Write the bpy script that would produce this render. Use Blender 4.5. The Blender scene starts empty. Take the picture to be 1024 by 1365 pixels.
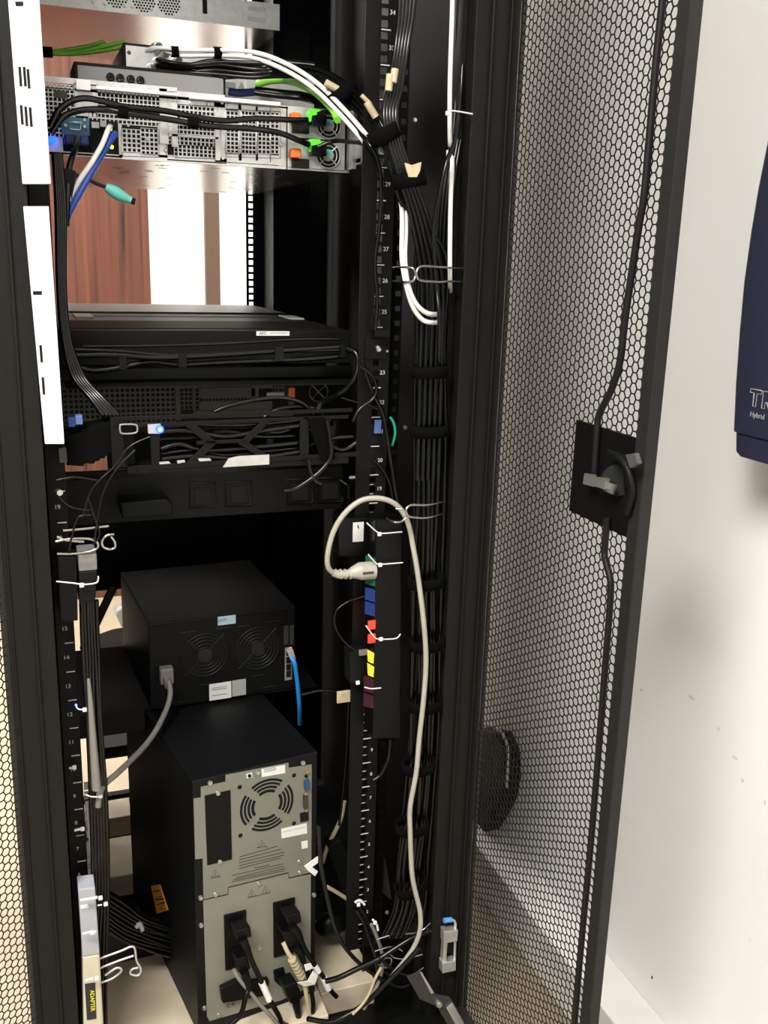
import bpy, math, random
from mathutils import Vector, Matrix
random.seed(7)
S = bpy.context.scene; COL = S.collection
ORD = ['leftmost', 'second from left', 'third from left', 'fourth from left', 'fifth from left', 'rightmost']
V = Vector
# ------------------------------------------------------------ camera
FPX = 1284.5
PITCH, ROLL, YAW = -0.2568, -0.0298, -0.3633
CAM = V((-0.2703, -1.3519, 1.1644))
R3 = Matrix.Rotation(YAW, 3, 'Z') @ Matrix.Rotation(PITCH, 3, 'X') @ Matrix.Rotation(ROLL, 3, 'Y')
cam = bpy.data.objects.new('camera', bpy.data.cameras.new('camera')); COL.objects.link(cam)
m3 = R3 @ Matrix.Rotation(math.pi/2, 3, 'X')
cam.matrix_world = Matrix.Translation(CAM) @ m3.to_4x4()
cam.data.sensor_fit = 'HORIZONTAL'; cam.data.sensor_width = 36; cam.data.lens = 36*FPX/1024
cam.data.clip_start = 0.02
S.camera = cam
# ------------------------------------------------------------ light
S.view_settings.view_transform = 'Standard'; S.view_settings.look = 'None'
S.view_settings.gamma = 1; S.view_settings.use_curve_mapping = False
S.view_settings.exposure = 0.45
w = bpy.data.worlds.new('world'); S.world = w; w.use_nodes = True
w.node_tree.nodes['Background'].inputs[0].default_value = (1, .98, .95, 1)
w.node_tree.nodes['Background'].inputs[1].default_value = 0.42
def area(name, loc, sx, sy, power, tgt=None, col=(1, .98, .94)):
    l = bpy.data.lights.new(name, 'AREA'); l.shape = 'RECTANGLE'; l.size = sx; l.size_y = sy; l.energy = power; l.color = col
    o = bpy.data.objects.new(name, l); COL.objects.link(o); o.location = loc
    d = (V(tgt)-V(loc)) if tgt else V((0, 0, -1))
    o.rotation_euler = d.to_track_quat('-Z', 'Y').to_euler(); return o
area('ceiling_panel_light', (-1.1, -1.5, 2.55), 1.2, .7, 115)
area('ceiling_panel_light', (-1.5, 1.6, 2.4), .6, 1.2, 190, (-.2, 1.9, .4))
# ------------------------------------------------------------ pixel -> point rays
def ray(x, y): return R3 @ V(((x-512)/FPX, 1, -(y-682.5)/FPX))
def P(x, y, Y):
    d = ray(x, y); return CAM + d*((Y-CAM.y)/d.y)
def PX(x, y, X):
    d = ray(x, y); return CAM + d*((X-CAM.x)/d.x)
def PZ(x, y, Z):
    d = ray(x, y); return CAM + d*((Z-CAM.z)/d.z)
def PT(x, y, T):                       # point in the local frame T on its y=0 plane
    Ti = T.inverted(); c = Ti @ CAM; d = Ti.to_3x3() @ ray(x, y); return c + d*(-c.y/d.y)
# ------------------------------------------------------------ materials
def mat(name, col, rough=.5, metal=0, noise=0, scale=30, bump=0, emis=None, es=0, col2=None, spec=None, trans=0, stretch=None):
    m = bpy.data.materials.new(name); m.use_nodes = True; nt = m.node_tree; b = nt.nodes['Principled BSDF']
    b.inputs['Base Color'].default_value = (*col, 1); b.inputs['Roughness'].default_value = rough; b.inputs['Metallic'].default_value = metal
    if spec is None and max(col) < .02: spec = .2
    if spec is not None: b.inputs['Specular IOR Level'].default_value = spec
    if trans: b.inputs['Transmission Weight'].default_value = trans
    if emis: b.inputs['Emission Color'].default_value = (*emis, 1); b.inputs['Emission Strength'].default_value = es
    if noise or bump or col2:
        tc = nt.nodes.new('ShaderNodeTexCoord'); mp = nt.nodes.new('ShaderNodeMapping'); n = nt.nodes.new('ShaderNodeTexNoise')
        n.inputs['Scale'].default_value = scale; n.inputs['Detail'].default_value = 4
        if stretch: mp.inputs['Scale'].default_value = stretch
        nt.links.new(tc.outputs['Object'], mp.inputs[0]); nt.links.new(mp.outputs[0], n.inputs['Vector'])
        r = nt.nodes.new('ShaderNodeValToRGB'); nt.links.new(n.outputs['Fac'], r.inputs[0])
        a = col; c2 = col2 or tuple(c*(1-noise) for c in col)
        r.color_ramp.elements[0].position = .35; r.color_ramp.elements[1].position = .65
        r.color_ramp.elements[0].color = (*c2, 1); r.color_ramp.elements[1].color = (*a, 1)
        nt.links.new(r.outputs[0], b.inputs['Base Color'])
        if bump:
            bp = nt.nodes.new('ShaderNodeBump'); bp.inputs['Strength'].default_value = bump; bp.inputs['Distance'].default_value = .002
            nt.links.new(n.outputs['Fac'], bp.inputs['Height']); nt.links.new(bp.outputs[0], b.inputs['Normal'])
    return m
BLK = mat('black_powder_coat', (.0032, .0032, .0028), .5, 0, .2, 200, .05)
POST = mat('dark_frame_paint', (.0095, .0087, .0074), .5, 0, .15, 120, .05)
DOORM = mat('door_grey_paint', (.018, .018, .0165), .45, 0, .1, 80)
INNER = mat('inner_panel_paint', (.003, .0025, .002), .6, 0, .2, 40, spec=.12)
RUB = mat('black_rubber', (.003, .003, .003), .36, 0, .2, 150)
CBLK = mat('black_cable_jacket', (.0022, .0022, .0022), .26, 0, .25, 60, spec=.42)
VEL = mat('black_velcro', (.0025, .0025, .0025), .95, 0, .3, 800, .4, spec=.08)
WHT = mat('white_cable_jacket', (.78, .77, .73), .4, 0, .08, 60)
WPAINT = mat('white_enamel', (.85, .85, .83), .35, 0, .04, 60)
BEI = mat('beige_cable_jacket', (.42, .40, .33), .45, 0, .1, 60)
TAN = mat('tan_cable_jacket', (.50, .42, .26), .5, 0, .15, 60)
GRYC = mat('grey_cable_jacket', (.20, .19, .165), .5, 0, .1, 60)
TAPE = mat('yellowed_tape', (.62, .52, .32), .6, 0, .2, 100)
SIL = mat('galvanised_steel', (.68, .68, .66), .38, .75, .12, 90)
SILD = mat('dark_steel', (.30, .30, .28), .42, .7, .2, 60)
UNDER = mat('brushed_steel_underside', (.62, .58, .55), .22, .9, .15, 30, stretch=(1, 12, 1))
CHR = mat('bright_wire_chrome', (.55, .55, .52), .16, 1.0)
SCR = mat('zinc_screw', (.6, .6, .56), .3, .9)
DK = mat('dark_opening', (.006, .006, .006), .7)
UPSM = mat('grey_green_panel', (.22, .225, .185), .42, .25, .08, 12)
UPSL = mat('warm_grey_panel', (.255, .25, .20), .42, .25, .08, 12)
INK = mat('panel_ink', (.05, .05, .042), .6)
INKD = mat('black_ink', (.02, .02, .02), .6)
LAB = mat('white_label', (.72, .72, .69), .5, 0, .04, 200)
LABG = mat('silver_label', (.36, .36, .35), .4)
MARK = mat('white_rail_print', (.55, .55, .52), .6)
GRN = mat('green_cable_jacket', (.20, .60, .04), .4)
GRNH = mat('green_plastic', (.12, .80, .03), .35)
TEAL = mat('teal_plastic', (.10, .42, .36), .5)
GRND = mat('dark_green_plastic', (.005, .10, .045), .4)
PURP = mat('purple_plastic', (.035, .006, .014), .4)
ORG = mat('orange_plastic', (.80, .16, .02), .4)
ORY = mat('orange_tape', (.75, .30, .03), .5)
YEL = mat('yellow_plastic', (.80, .66, .03), .4)
BLU = mat('blue_cable_jacket', (.015, .06, .34), .4)
BLUB = mat('bright_blue_cable_jacket', (.02, .26, .72), .4)
BLUP = mat('blue_plastic', (.012, .035, .17), .4)
BLUS = mat('blue_grey_plastic', (.08, .14, .34), .4)
VGA = mat('blue_vga_panel', (.04, .14, .22), .4)
GOLD = mat('brass', (.60, .45, .16), .35, .9)
CRM = mat('cream_board', (.60, .52, .38), .6, 0, 0, 14, col2=(.50, .43, .31))
CRMP = mat('cream_plastic', (.55, .50, .38), .45)
CLR = mat('frosted_clear_plastic', (.55, .57, .62), .2, 0, 0, trans=.35)
NAVY = mat('navy_plastic', (.022, .024, .048), .4, 0, .1, 300)
RED_ON = mat('red_switch_lit', (.8, .02, .01), .4, emis=(1, .015, .01), es=2.5)
BLUE_ON = mat('blue_led', (.02, .1, 1), .4, emis=(.004, .03, 1), es=7)
CYAN_ON = mat('pale_blue_led', (.2, .6, 1), .4, emis=(.12, .6, 1), es=7)
ORG_ON = mat('orange_led', (1, .3, .02), .4, emis=(1, .25, .02), es=7)
GRN_ON = mat('green_led', (.4, 1, .1), .4, emis=(.5, 1, .05), es=1.5)
GREYD = mat('grey_device_paint', (.25, .25, .24), .4, .3)
NASM = mat('charcoal_case', (.0045, .0045, .005), .5, 0, .2, 200, .05)
SRVD = mat('dull_steel', (.06, .06, .054), .45, .5)  # even dark grey metal for the lower server and various small parts
CARD = mat('wood_edge', (.30, .11, .04), .55)
def wood():
    m = bpy.data.materials.new('striped_rosewood'); m.use_nodes = True; nt = m.node_tree; b = nt.nodes['Principled BSDF']
    tc = nt.nodes.new('ShaderNodeTexCoord'); mp = nt.nodes.new('ShaderNodeMapping'); mp.inputs['Scale'].default_value = (16, 1, .5)
    n = nt.nodes.new('ShaderNodeTexNoise'); n.inputs['Scale'].default_value = 2.2; n.inputs['Detail'].default_value = 8; n.inputs['Distortion'].default_value = .5
    r = nt.nodes.new('ShaderNodeValToRGB'); e = r.color_ramp.elements
    e[0].position = .30; e[0].color = (.018, .007, .005, 1); e[1].position = .72; e[1].color = (.13, .045, .023, 1)
    x = r.color_ramp.elements.new(.45); x.color = (.075, .025, .014, 1); x = r.color_ramp.elements.new(.58); x.color = (.095, .031, .017, 1)
    nt.links.new(tc.outputs['Object'], mp.inputs[0]); nt.links.new(mp.outputs[0], n.inputs['Vector']); nt.links.new(n.outputs['Fac'], r.inputs[0])
    nt.links.new(r.outputs[0], b.inputs['Base Color']); b.inputs['Roughness'].default_value = .4
    return m
WOOD = wood()
WALL = mat('white_wall_paint', (.93, .92, .895), .6, 0, 0, 2.2, col2=(.89, .875, .85))
FLOOR = mat('beige_floor_tile', (.34, .285, .205), .35, 0, 0, 3, col2=(.29, .24, .17))
LEDG = mat('painted_ledge', (.86, .84, .80), .5, 0, .05, 8)
STAIN = mat('wall_scuff', (.70, .67, .60), .8)
BROWNF = mat('brown_trim_paint', (.07, .038, .02), .5)
# ------------------------------------------------------------ mesh builder
class MB:
    def __init__(s, T=None): s.v = []; s.f = []; s.m = []; s.T = T or Matrix.Identity(4); s.mi = 0; s.sm = []
    def add(s, vs, fs, smooth=False):
        b = len(s.v); s.v += [s.T @ V(p) for p in vs]
        for f in fs: s.f.append([b+i for i in f]); s.m.append(s.mi); s.sm.append(smooth)
        return s
    def mat(s, i): s.mi = i; return s
    def cut(s): s.cuts = getattr(s, 'cuts', []) + [(len(s.v), len(s.f))]; return s
    def each(s, name, mats, parent, **k):          # every piece ended by cut() becomes an object of its own
        v0 = f0 = 0
        for v1, f1 in s.cuts:
            q = MB(); q.v = s.v[v0:v1]; q.f = [[i-v0 for i in f] for f in s.f[f0:f1]]; q.m = s.m[f0:f1]; q.sm = s.sm[f0:f1]; q.build(name, mats, parent, **k); v0, f0 = v1, f1
    def box(s, lo, hi):
        (a, b, c), (d, e, f) = [(min(lo[i], hi[i])) for i in range(3)], [(max(lo[i], hi[i])) for i in range(3)]
        vs = [(a,b,c),(d,b,c),(d,e,c),(a,e,c),(a,b,f),(d,b,f),(d,e,f),(a,e,f)]
        return s.add(vs, [(0,3,2,1),(4,5,6,7),(0,1,5,4),(1,2,6,5),(2,3,7,6),(3,0,4,7)])
    def prism(s, poly, d):             # 3-D outline extruded by vector d
        n = len(poly); d = V(d); p = [V(q) for q in poly]
        return s.add([*p, *[q+d for q in p]], [tuple(range(n-1, -1, -1)), tuple(range(n, 2*n))] + [(i, (i+1) % n, n+(i+1) % n, n+i) for i in range(n)])
    def cyl(s, p0, p1, r, r1=None, n=16, caps=True):
        p0 = V(p0); p1 = V(p1); r1 = r if r1 is None else r1; z = (p1-p0).normalized(); x = z.orthogonal().normalized(); y = z.cross(x)
        vs = []
        for p, q in ((p0, r), (p1, r1)):
            for k in range(n): a = 2*math.pi*k/n; vs.append(p+x*math.cos(a)*q+y*math.sin(a)*q)
        s.add(vs, [(i, (i+1) % n, n+(i+1) % n, n+i) for i in range(n)], True)
        if caps: s.add(vs, [tuple(range(n-1, -1, -1)), tuple(range(n, 2*n))])
        return s
    def tube(s, pts, r, n=8, smooth=5, closed=False, flat=1.0):
        p = [V(q) for q in pts]
        if smooth and len(p) > 2:
            o = []; N = len(p)
            for i in range(N if closed else N-1):
                g = (lambda k: p[k % N]) if closed else (lambda k: p[min(max(k, 0), N-1)])
                a, b, c, d = g(i-1), g(i), g(i+1), g(i+2)
                for k in range(smooth):
                    t = k/smooth; o.append(.5*((2*b)+(c-a)*t+(2*a-5*b+4*c-d)*t*t+(3*b-a-3*c+d)*t**3))
            if not closed: o.append(p[-1])
            p = o
        N = len(p); rr = r if callable(r) else (lambda t: r)
        t0 = (p[1]-p[0]).normalized(); x = t0.orthogonal().normalized(); vs = []
        for i in range(N):
            t = (p[(i+1) % N]-p[i-1]) if closed else (p[min(i+1, N-1)]-p[max(i-1, 0)])
            t = t.normalized() if t.length > 1e-9 else t0
            x = (x-t*x.dot(t)); x = x.normalized() if x.length > 1e-6 else t.orthogonal().normalized(); y = t.cross(x); q = rr(i/(N-1))
            for k in range(n): a = 2*math.pi*k/n; vs.append(p[i]+x*math.cos(a)*q+y*math.sin(a)*q*flat)
        fs = [(i*n+k, i*n+(k+1) % n, (i+1) % N*n+(k+1) % n, (i+1) % N*n+k) for i in range(N if closed else N-1) for k in range(n)]
        s.add(vs, fs, True)
        if not closed: s.add(vs[:n], [tuple(range(n-1, -1, -1))]); s.add(vs[-n:], [tuple(range(n))])
        return s
    def ball(s, c, r, n=10, sq=(1, 1, 1)):
        c = V(c); vs = []; fs = []
        for i in range(n+1):
            for k in range(n*2):
                a = math.pi*i/n; b = math.pi*k/n
                vs.append(c+V((math.sin(a)*math.cos(b)*r*sq[0], math.sin(a)*math.sin(b)*r*sq[1], math.cos(a)*r*sq[2])))
        for i in range(n):
            for k in range(n*2): fs.append((i*2*n+k, i*2*n+(k+1) % (2*n), (i+1)*2*n+(k+1) % (2*n), (i+1)*2*n+k))
        return s.add(vs, fs, True)
    def perf(s, x0, x1, z0, z1, y, px, pz, hole, t=.0012):       # plate in xz with square holes, front face at y, going +y
        nx = max(1, round((x1-x0)/px)); nz = max(1, round((z1-z0)/pz)); dx = (x1-x0)/nx; dz = (z1-z0)/nz
        hx = min(hole, dx*.8)/2; hz = min(hole, dz*.8)/2
        for i in range(nx):
            for k in range(nz):
                a, b, c, d = x0+i*dx, x0+(i+1)*dx, z0+k*dz, z0+(k+1)*dz; cx, cz = (a+b)/2, (c+d)/2
                O = [(a, c), (b, c), (b, d), (a, d)]; I = [(cx-hx, cz-hz), (cx+hx, cz-hz), (cx+hx, cz+hz), (cx-hx, cz+hz)]
                vs = [(p, y, q) for p, q in O]+[(p, y, q) for p, q in I]+[(p, y+t, q) for p, q in I]+[(p, y+t, q) for p, q in O]
                fs = []
                for j in range(4):
                    n = (j+1) % 4; fs += [(j, n, 4+n, 4+j), (4+j, 4+n, 8+n, 8+j), (8+j, 8+n, 12+n, 12+j)]
                s.add(vs, fs)
        return s
    def text(s, txt, size, M, align='CENTER', depth=.0002):
        c = bpy.data.curves.new('t', 'FONT'); c.body = txt; c.size = size; c.align_x = align; c.align_y = 'CENTER'; c.extrude = depth; c.resolution_u = 3
        o = bpy.data.objects.new('t', c); me = bpy.data.meshes.new_from_object(o)
        s.add([M @ v.co for v in me.vertices], [tuple(p.vertices) for p in me.polygons])
        bpy.data.objects.remove(o); bpy.data.curves.remove(c); bpy.data.meshes.remove(me); return s
    def build(s, name, mats, parent=None, label=None, cat=None, group=None, kind=None, bev=0, flab=None):
        me = bpy.data.meshes.new(name); o = bpy.data.objects.new(name, me)
        if parent is None:
            xs = [p.x for p in s.v]; ys = [p.y for p in s.v]; zs = [p.z for p in s.v]
            org = V(((min(xs)+max(xs))/2, (min(ys)+max(ys))/2, min(zs))); o.location = org; o['org'] = tuple(org)
        else:
            r = parent
            while r.parent: r = r.parent
            org = V(r['org'])
        me.from_pydata([tuple(p-org) for p in s.v], [], s.f)
        for m in (mats if isinstance(mats, (list, tuple)) else [mats]): me.materials.append(m)
        for p, i, q in zip(me.polygons, s.m, s.sm): p.material_index = i; p.use_smooth = q
        me.update(); COL.objects.link(o)
        if parent: o.parent = parent
        if label: o['label'] = label
        if cat: o['category'] = cat
        if group: o['group'] = group
        if kind: o['kind'] = kind
        if bev:
            b = o.modifiers.new('bevel', 'BEVEL'); b.width = bev; b.segments = 2; b.limit_method = 'ANGLE'; b.angle_limit = .8
        return o
def thing(name, label, cat, loc, group=None):
    o = bpy.data.objects.new(name, None); COL.objects.link(o); o.location = loc; o['org'] = tuple(loc); o.empty_display_size = .05
    o['label'] = label; o['category'] = cat
    if group: o['group'] = group
    return o
TX = lambda p, s=1: Matrix.Translation(p) @ Matrix(((s,0,0,0),(0,0,-1,0),(0,1,0,0),(0,0,0,1)))     # text in the xz plane facing -y
def cable(name, label, pts, r, m, group=None, n=8, parent=None, cat='cable', smooth=6):
    return MB().tube(pts, r, n, smooth).build(name, m, parent, label, None if parent else cat, None if parent else group)
U = .04445
ZF = -.22
# ============================================================ SETTING
def struct(name, mb, m, **k): return mb.build(name, m, kind='structure', **k)
struct('floor', MB().box((-3, -4, ZF-.05), (.71, 2.6, ZF)), FLOOR)
struct('ceiling', MB().box((-3, -4, 2.6), (.71, 2.6, 2.65)), WALL)
struct('wall_right', MB().box((.71, -4, ZF-.05), (.81, 2.65, 2.65)), WALL)
xb0, xb1 = P(85, 320, 2.6).x, P(197, 320, 2.6).x
xb2, xb3 = P(272, 320, 2.6).x, P(291, 320, 2.6).x
struct('wall_back', MB().box((-3, 2.6, ZF-.05), (.81, 2.7, 2.65)), WALL)
struct('door_1', MB().box((xb0-.65, 2.56, ZF+.004), (xb1, 2.6, 2.0)), WOOD)
struct('trim_1', MB().box((xb2, 2.57, ZF), (xb3, 2.6, 2.3)), BROWNF)
struct('trim_2', MB().box((.625, -4, ZF), (.71, 2.57, -.108)), LEDG, bev=.003)
# scuffs and a nail hole on the wall
def stain(px, py, r, e=1.0, th=.5):
    c = PX(px, py, .7095); n = 14
    poly = [c+V((0, math.cos(a)*r*e, math.sin(a)*r))*random.uniform(.75, 1.1) + V((0, 0, 0)) for a in [2*math.pi*k/n for k in range(n)]]
    poly = [V((.7095, q.y, q.z)) for q in poly]
    return poly
sm = MB()
for px, py, r, e in ((958, 972, .004, .8), (980, 1010, .003, 2), (922, 930, .003, 3), (834, 1090, .004, .2), (1000, 1253, .003, .3), (1020, 1070, .005, .5), (990, 1040, .004, .8), (855, 920, .0025, 1.5)):
    sm.prism(stain(px, py, r, e), (.0008, 0, 0))
sm.build('wall_scuffs', STAIN, label='faint grey scuff marks scattered on the lower white wall right of the door', cat='stain', kind='stuff')
MB().prism(stain(869, 1303, .0035, .6), (.0008, 0, 0)).build('nail_hole', INKD, label='small dark chipped nail hole low on the white wall above the ledge', cat='hole')

# ============================================================ RACK
rack = thing('server_rack', 'tall black open server rack standing beside the white wall, doors swung open', 'rack', (.04, .4, ZF))
ZT = 1.93; ZB = -.17
def hexmesh(mb, org, dirv, nrm, W, z0, z1, p=.0122, wall=.0009, t=.0009, skip=None):
    # org: hinge point, dirv: unit horizontal along the leaf; columns of pointy hexagons stacked at pitch p
    cs = p*.866; nc = int(W/cs); nr = int((z1-z0)/p)
    R = p/math.sqrt(3); cache = {}
    for i in range(nc):
        for k in range(nr):
            cu = cs*(i+.5); cw = z0+p*(k+.5+(.5 if i % 2 else 0))
            if skip and skip(cu, cw): continue
            ids = []
            for ring, q, off in ((0, R, 0), (1, R-wall, 0), (2, R-wall, t)):
                for j in range(6):
                    a = math.radians(60*j)
                    mb_v = org+dirv*(cu+math.cos(a)*q)+nrm*off; ids.append((mb_v.x, mb_v.y, cw+math.sin(a)*q))
            # outward corner rounding comes from the wall width; faces: front web, hole wall, back web
            for j in range(6):
                a = math.radians(60*j); mv = org+dirv*(cu+math.cos(a)*R)+nrm*t; ids.append((mv.x, mv.y, cw+math.sin(a)*R))
            fs = []
            for j in range(6):
                n = (j+1) % 6; fs += [(j, n, 6+n, 6+j), (6+j, 6+n, 12+n, 12+j), (12+j, 12+n, 18+n, 18+j)]
            mb.add(ids, fs)
# posts
XR0, XR1 = .332, .400; XL0, XL1 = -.312, -.250
pm = MB().box((XR0, -.06, ZB), (XR1, -.01, ZT)).box((XR0-.010, -.035, ZB), (XR0, -.01, ZT)).box((XR0+.022, -.066, ZB), (XR0+.026, -.06, ZT)).box((XR0+.05, -.066, ZB), (XR0+.053, -.06, ZT))
pm.build('corner_post', POST, rack, bev=.002)
pm = MB().box((XL0, -.06, ZB), (XL1, -.01, ZT)).box((XL0+.036, -.065, ZB), (XL0+.040, -.06, ZT)).box((XL0+.008, -.063, ZB), (XL0+.011, -.06, ZT))
pm.build('corner_post', POST, rack, bev=.002)
MB().box((.345, .82, ZB), (.40, .87, ZT)).build('corner_post', BLK, rack)
MB().box((-.312, .82, ZB), (-.27, .87, ZT)).build('corner_post', BLK, rack)
MB().box((.394, -.01, ZB), (.400, .82, ZT)).build('side_panel', INNER, rack)
MB().box((-.312, -.01, ZB), (-.306, .82, ZT)).build('side_panel', INNER, rack)
MB().box((-.312, -.06, ZT), (.40, .87, ZT+.03)).build('top_panel', BLK, rack)
bf = MB().box((XL1, -.095, -.165), (XR0+.03, -.06, -.125)).box((XL0, -.06, -.17), (XR1, -.04, -.13)).box((.3945, -.04, -.17), (.40, .87, -.1)).box((-.312, -.04, -.17), (-.30, .87, -.13)).box((-.312, .85, -.17), (.40, .87, -.13))
bf.build('base_frame', BLK, rack, bev=.002)
fm = MB()
for x in (-.29, .375):
    for y in (-.03, .84): fm.cyl((x, y, ZF), (x, y, ZF+.012), .022).cyl((x, y, ZF+.012), (x, y, -.17), .008).cut()
fm.each('levelling_foot', SILD, rack)
# rails
def rail(x0, x1, xf, y, yb, zt, marks=None, side=1):
    m = MB(); z0 = 0; n = int(zt/U)
    m.perf(xf-.0075, xf+.0075, 0, n*U, y, .015, U/3, .0095, .002)
    for a, b in ((x0, xf-.0075), (xf+.0075, x1)):
        if b-a > .0005: m.box((a, y, 0), (b, y+.002, n*U))
    m.box((x0, y, -.005), (x1, y+.002, 0))
    m.box((x1-.002, y, -.005) if side > 0 else (x0, y, -.005), (x1, yb, n*U) if side > 0 else (x0+.002, yb, n*U))
    return m.build('mounting_rail', BLK, rack)
r_rr = rail(.196, .247, .2235, 0, .10, 41.9*U, side=1)
r_rl = MB().box((-.249, 0, -.1), (-.2225, .002, 41.9*U)).box((-.249, 0, -.1), (-.247, .06, 41.9*U)).build('mounting_rail', BLK, rack)
r_fr = rail(.205, .245, .2155, .79, .70, 41.9*U, side=1)
r_fl = rail(-.245, -.205, -.2165, .79, .70, 41.9*U, side=-1)
mk = MB()
for k in range(1, 37):
    z = k*U; x = .219; mk.box((x, -.0006, z-.0007), (x+.0135, 0, z+.0007))
    if k < 20:
        for q in (1/3, 2/3): mk.box((x, -.0006, z-q*U-.0004), (x+.006, 0, z-q*U+.0004))
for k in range(1, 36): mk.text(str(k), .0085, TX((.2345, -.0004, (k-.5)*U)))
mk.build('rail_numbers', MARK, r_rr, label='white unit numbers and tick marks')
mk = MB()
for k in range(1, 20):
    z = k*U; mk.box((-.2365, -.0006, z-.0007), (-.2245, 0, z+.0007))
    mk.text(str(k), .0085, TX((-.2355, -.0004, (k-.5)*U)))
mk.build('rail_numbers', MARK, r_rl, label='white unit numbers and tick marks')
nm = MB()
for z in (8.85, 8.5, 8.15, 7.8, 7.4, 7.05, 6.6, 6.3, 5.8): nm.box((-.2215, -.004, z*U-.0055), (-.2120, 0, z*U+.0055)).cut()
nm.each('cage_nut', SILD, r_rl)
# slotted vertical strips in the right cable bay
sm = MB().perf(.268, .282, -.1, 1.86, .05, .014, .0222, .008, .002).box((.247, .05, -.1), (.268, .052, 1.86))
sm.build('slotted_strip', BLK, rack)
MB().box((.338, -.005, -.1), (.362, .0, 1.86)).box((.36, -.005, -.1), (.362, .05, 1.86)).build('cable_channel', BLK, rack)
sl = MB()
for z in (1.45, 1.12, 1.08, .9, .55, .3, .25): sl.box((.347, -.0065, z), (.351, -.005, z+.022)).cut()
sl.each('channel_slot', DK, rack)
MB().box((-.306, -.03, -.165), (.394, .85, -.1515)).build('base_plate', BLK, rack)
MB().box((.245, .79, -.1), (.345, .792, 1.9)).build('front_baffle', BLK, rack)
zA0, zA1, zA2 = P(150, 785, .79).z, P(120, 627, .79).z, P(300, 555, .79).z
bx = P(177, 830, .79).x; cx_ = P(142, 600, .79).x
def blank(x0, x1, z0, z1, l): MB().box((x0, .785, z0), (x1, .789, z1)).build('blanking_panel', BLK, None, l, 'panel', 'blanking panels')
blank(-.24, .24, zA0, zA1, 'black blanking panel at the rack front, seen dark under the socket bar')
blank(cx_, .24, zA1+.001, zA2, 'black blanking panel at the rack front behind the cable arm')
blank(bx, .24, .381, zA0-.001, 'black blanking panel at the rack front behind the storage box')
blank(.01, .24, -.145, .350, 'black blanking panel at the rack front low behind the tower')
# screws on frame
sc = MB()
for px, py, Y in ((524, 154, -.002), (553, 160, -.002), (540, 570, -.003), (527, 930, -.003), (516, 1216, -.004), (503, 463, -.002)):
    c = P(px, py, Y); sc.cyl(c, c+V((0, -.003, 0)), .0035, .0025).cut()
sc.each('screw', SCR, rack)
# right door leaf: opened 90 degrees towards the camera
DX = .400
door = MB().box((DX-.016, -.456, -.15), (DX, -.434, 1.9)).box((DX-.016, -.434, 1.87), (DX, -.066, 1.9)).box((DX-.016, -.434, -.15), (DX, -.066, -.118)).box((DX-.004, -.074, -.15), (DX, -.066, 1.9)).build('door', DOORM, rack, bev=.0015, label='dark grey frame of the right mesh door')
hm = MB(); hexmesh(hm, V((DX-.004, -.070, 0)), V((0, -1, 0)), V((1, 0, 0)), .366, -.12, 1.88)
hm.build('mesh_panel', POST, door)
a = PX(777, 566, DX-.006); b = PX(845, 706, DX-.006)
zt_, zb_ = .972, .852; ya, yb = -.292, -.434
lp = MB().box((DX-.0075, ya, zb_), (DX-.0042, yb, zt_)).build('latch_plate', BLK, door)
def D(px, py, o=.012): return PX(px, py, DX-o)
MB().tube([D(906, -300, .016), D(886, -30, .016), D(874, 90, .016), D(860, 250, .016), D(846, 300, .016) if 0 else D(852, 300, .016), D(834, 420, .016), D(827, 480, .016), D(815, 520, .014), D(799, 552, .012), D(796, 575, .012), D(792, 640, .012)], .0043, 8, 5).build('locking_rod', POST, door)
MB().tube([D(810, 690, .012), D(806, 735, .012), D(808, 750, .014), D(814, 775, .016), D(813, 810, .016), D(806, 900, .016), D(790, 1100, .016), D(775, 1260, .016), D(764, 1390, .016)], .0043, 8, 5).build('locking_rod', POST, door)
hd = MB().cyl(D(824, 640, .0075), D(824, 640, .013), .021, .019, 24).prism([D(822, 604, .018), D(842, 612, .018), D(846, 650, .018), D(840, 690, .018), D(832, 690, .018), D(836, 650, .018)], (.008, 0, 0))
hd.tube([D(812, 603, .022), D(826, 610, .026), D(838, 628, .026), D(843, 655, .024), D(836, 685, .022)], .004, 8)
hdo = hd.build('latch_handle', NASM, lp, bev=.001)
MB().prism([D(834, 606, .036), D(846, 604, .036), D(850, 618, .036), D(840, 624, .036)], (.006, 0, 0)).build('latch_lever', mat('grey_lever', (.07, .07, .068), .4), lp, label='grey lever tip')
MB().prism([D(779, 631, .026), D(793, 633, .026), D(792, 649, .026), D(777, 645, .026)], (.003, 0, 0)).prism([D(793, 636, .032), D(807, 638, .032), D(805, 652, .032), D(792, 648, .032)], (.007, 0, 0)).prism([D(807, 642, .026), D(820, 647, .026), D(816, 659, .026), D(804, 653, .026)], (.003, 0, 0)).build('latch_catch', mat('bright_plated_steel', (.45, .45, .42), .3, .8), lp, label='bright bent metal catch')
# left door leaf, swung out past 90 degrees
LD = V((-math.sin(math.radians(50)), -math.cos(math.radians(50)), 0)); LN = V((-LD.y, LD.x, 0)); LH = V((-.314, -.05, 0))
def lbox(mb, u0, u1, z0, z1, t0=0, t1=.012):
    q = [LH+LD*u0+LN*t0, LH+LD*u1+LN*t0, LH+LD*u1+LN*t1, LH+LD*u0+LN*t1]; return mb.prism([V((p.x, p.y, z0)) for p in q], (0, 0, z1-z0))
dl = MB(); lbox(dl, 0, .004, -.15, 1.9); lbox(dl, .30, .325, -.15, 1.9); lbox(dl, .004, .30, 1.87, 1.9); lbox(dl, .004, .30, -.15, -.12)
dl = dl.build('door', DOORM, rack, label='dark grey frame of the left mesh door')
hm = MB(); hexmesh(hm, LH+LD*.001+LN*.004, LD, LN, .30, -.12, 1.88); hm.build('mesh_panel', POST, dl)

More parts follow.
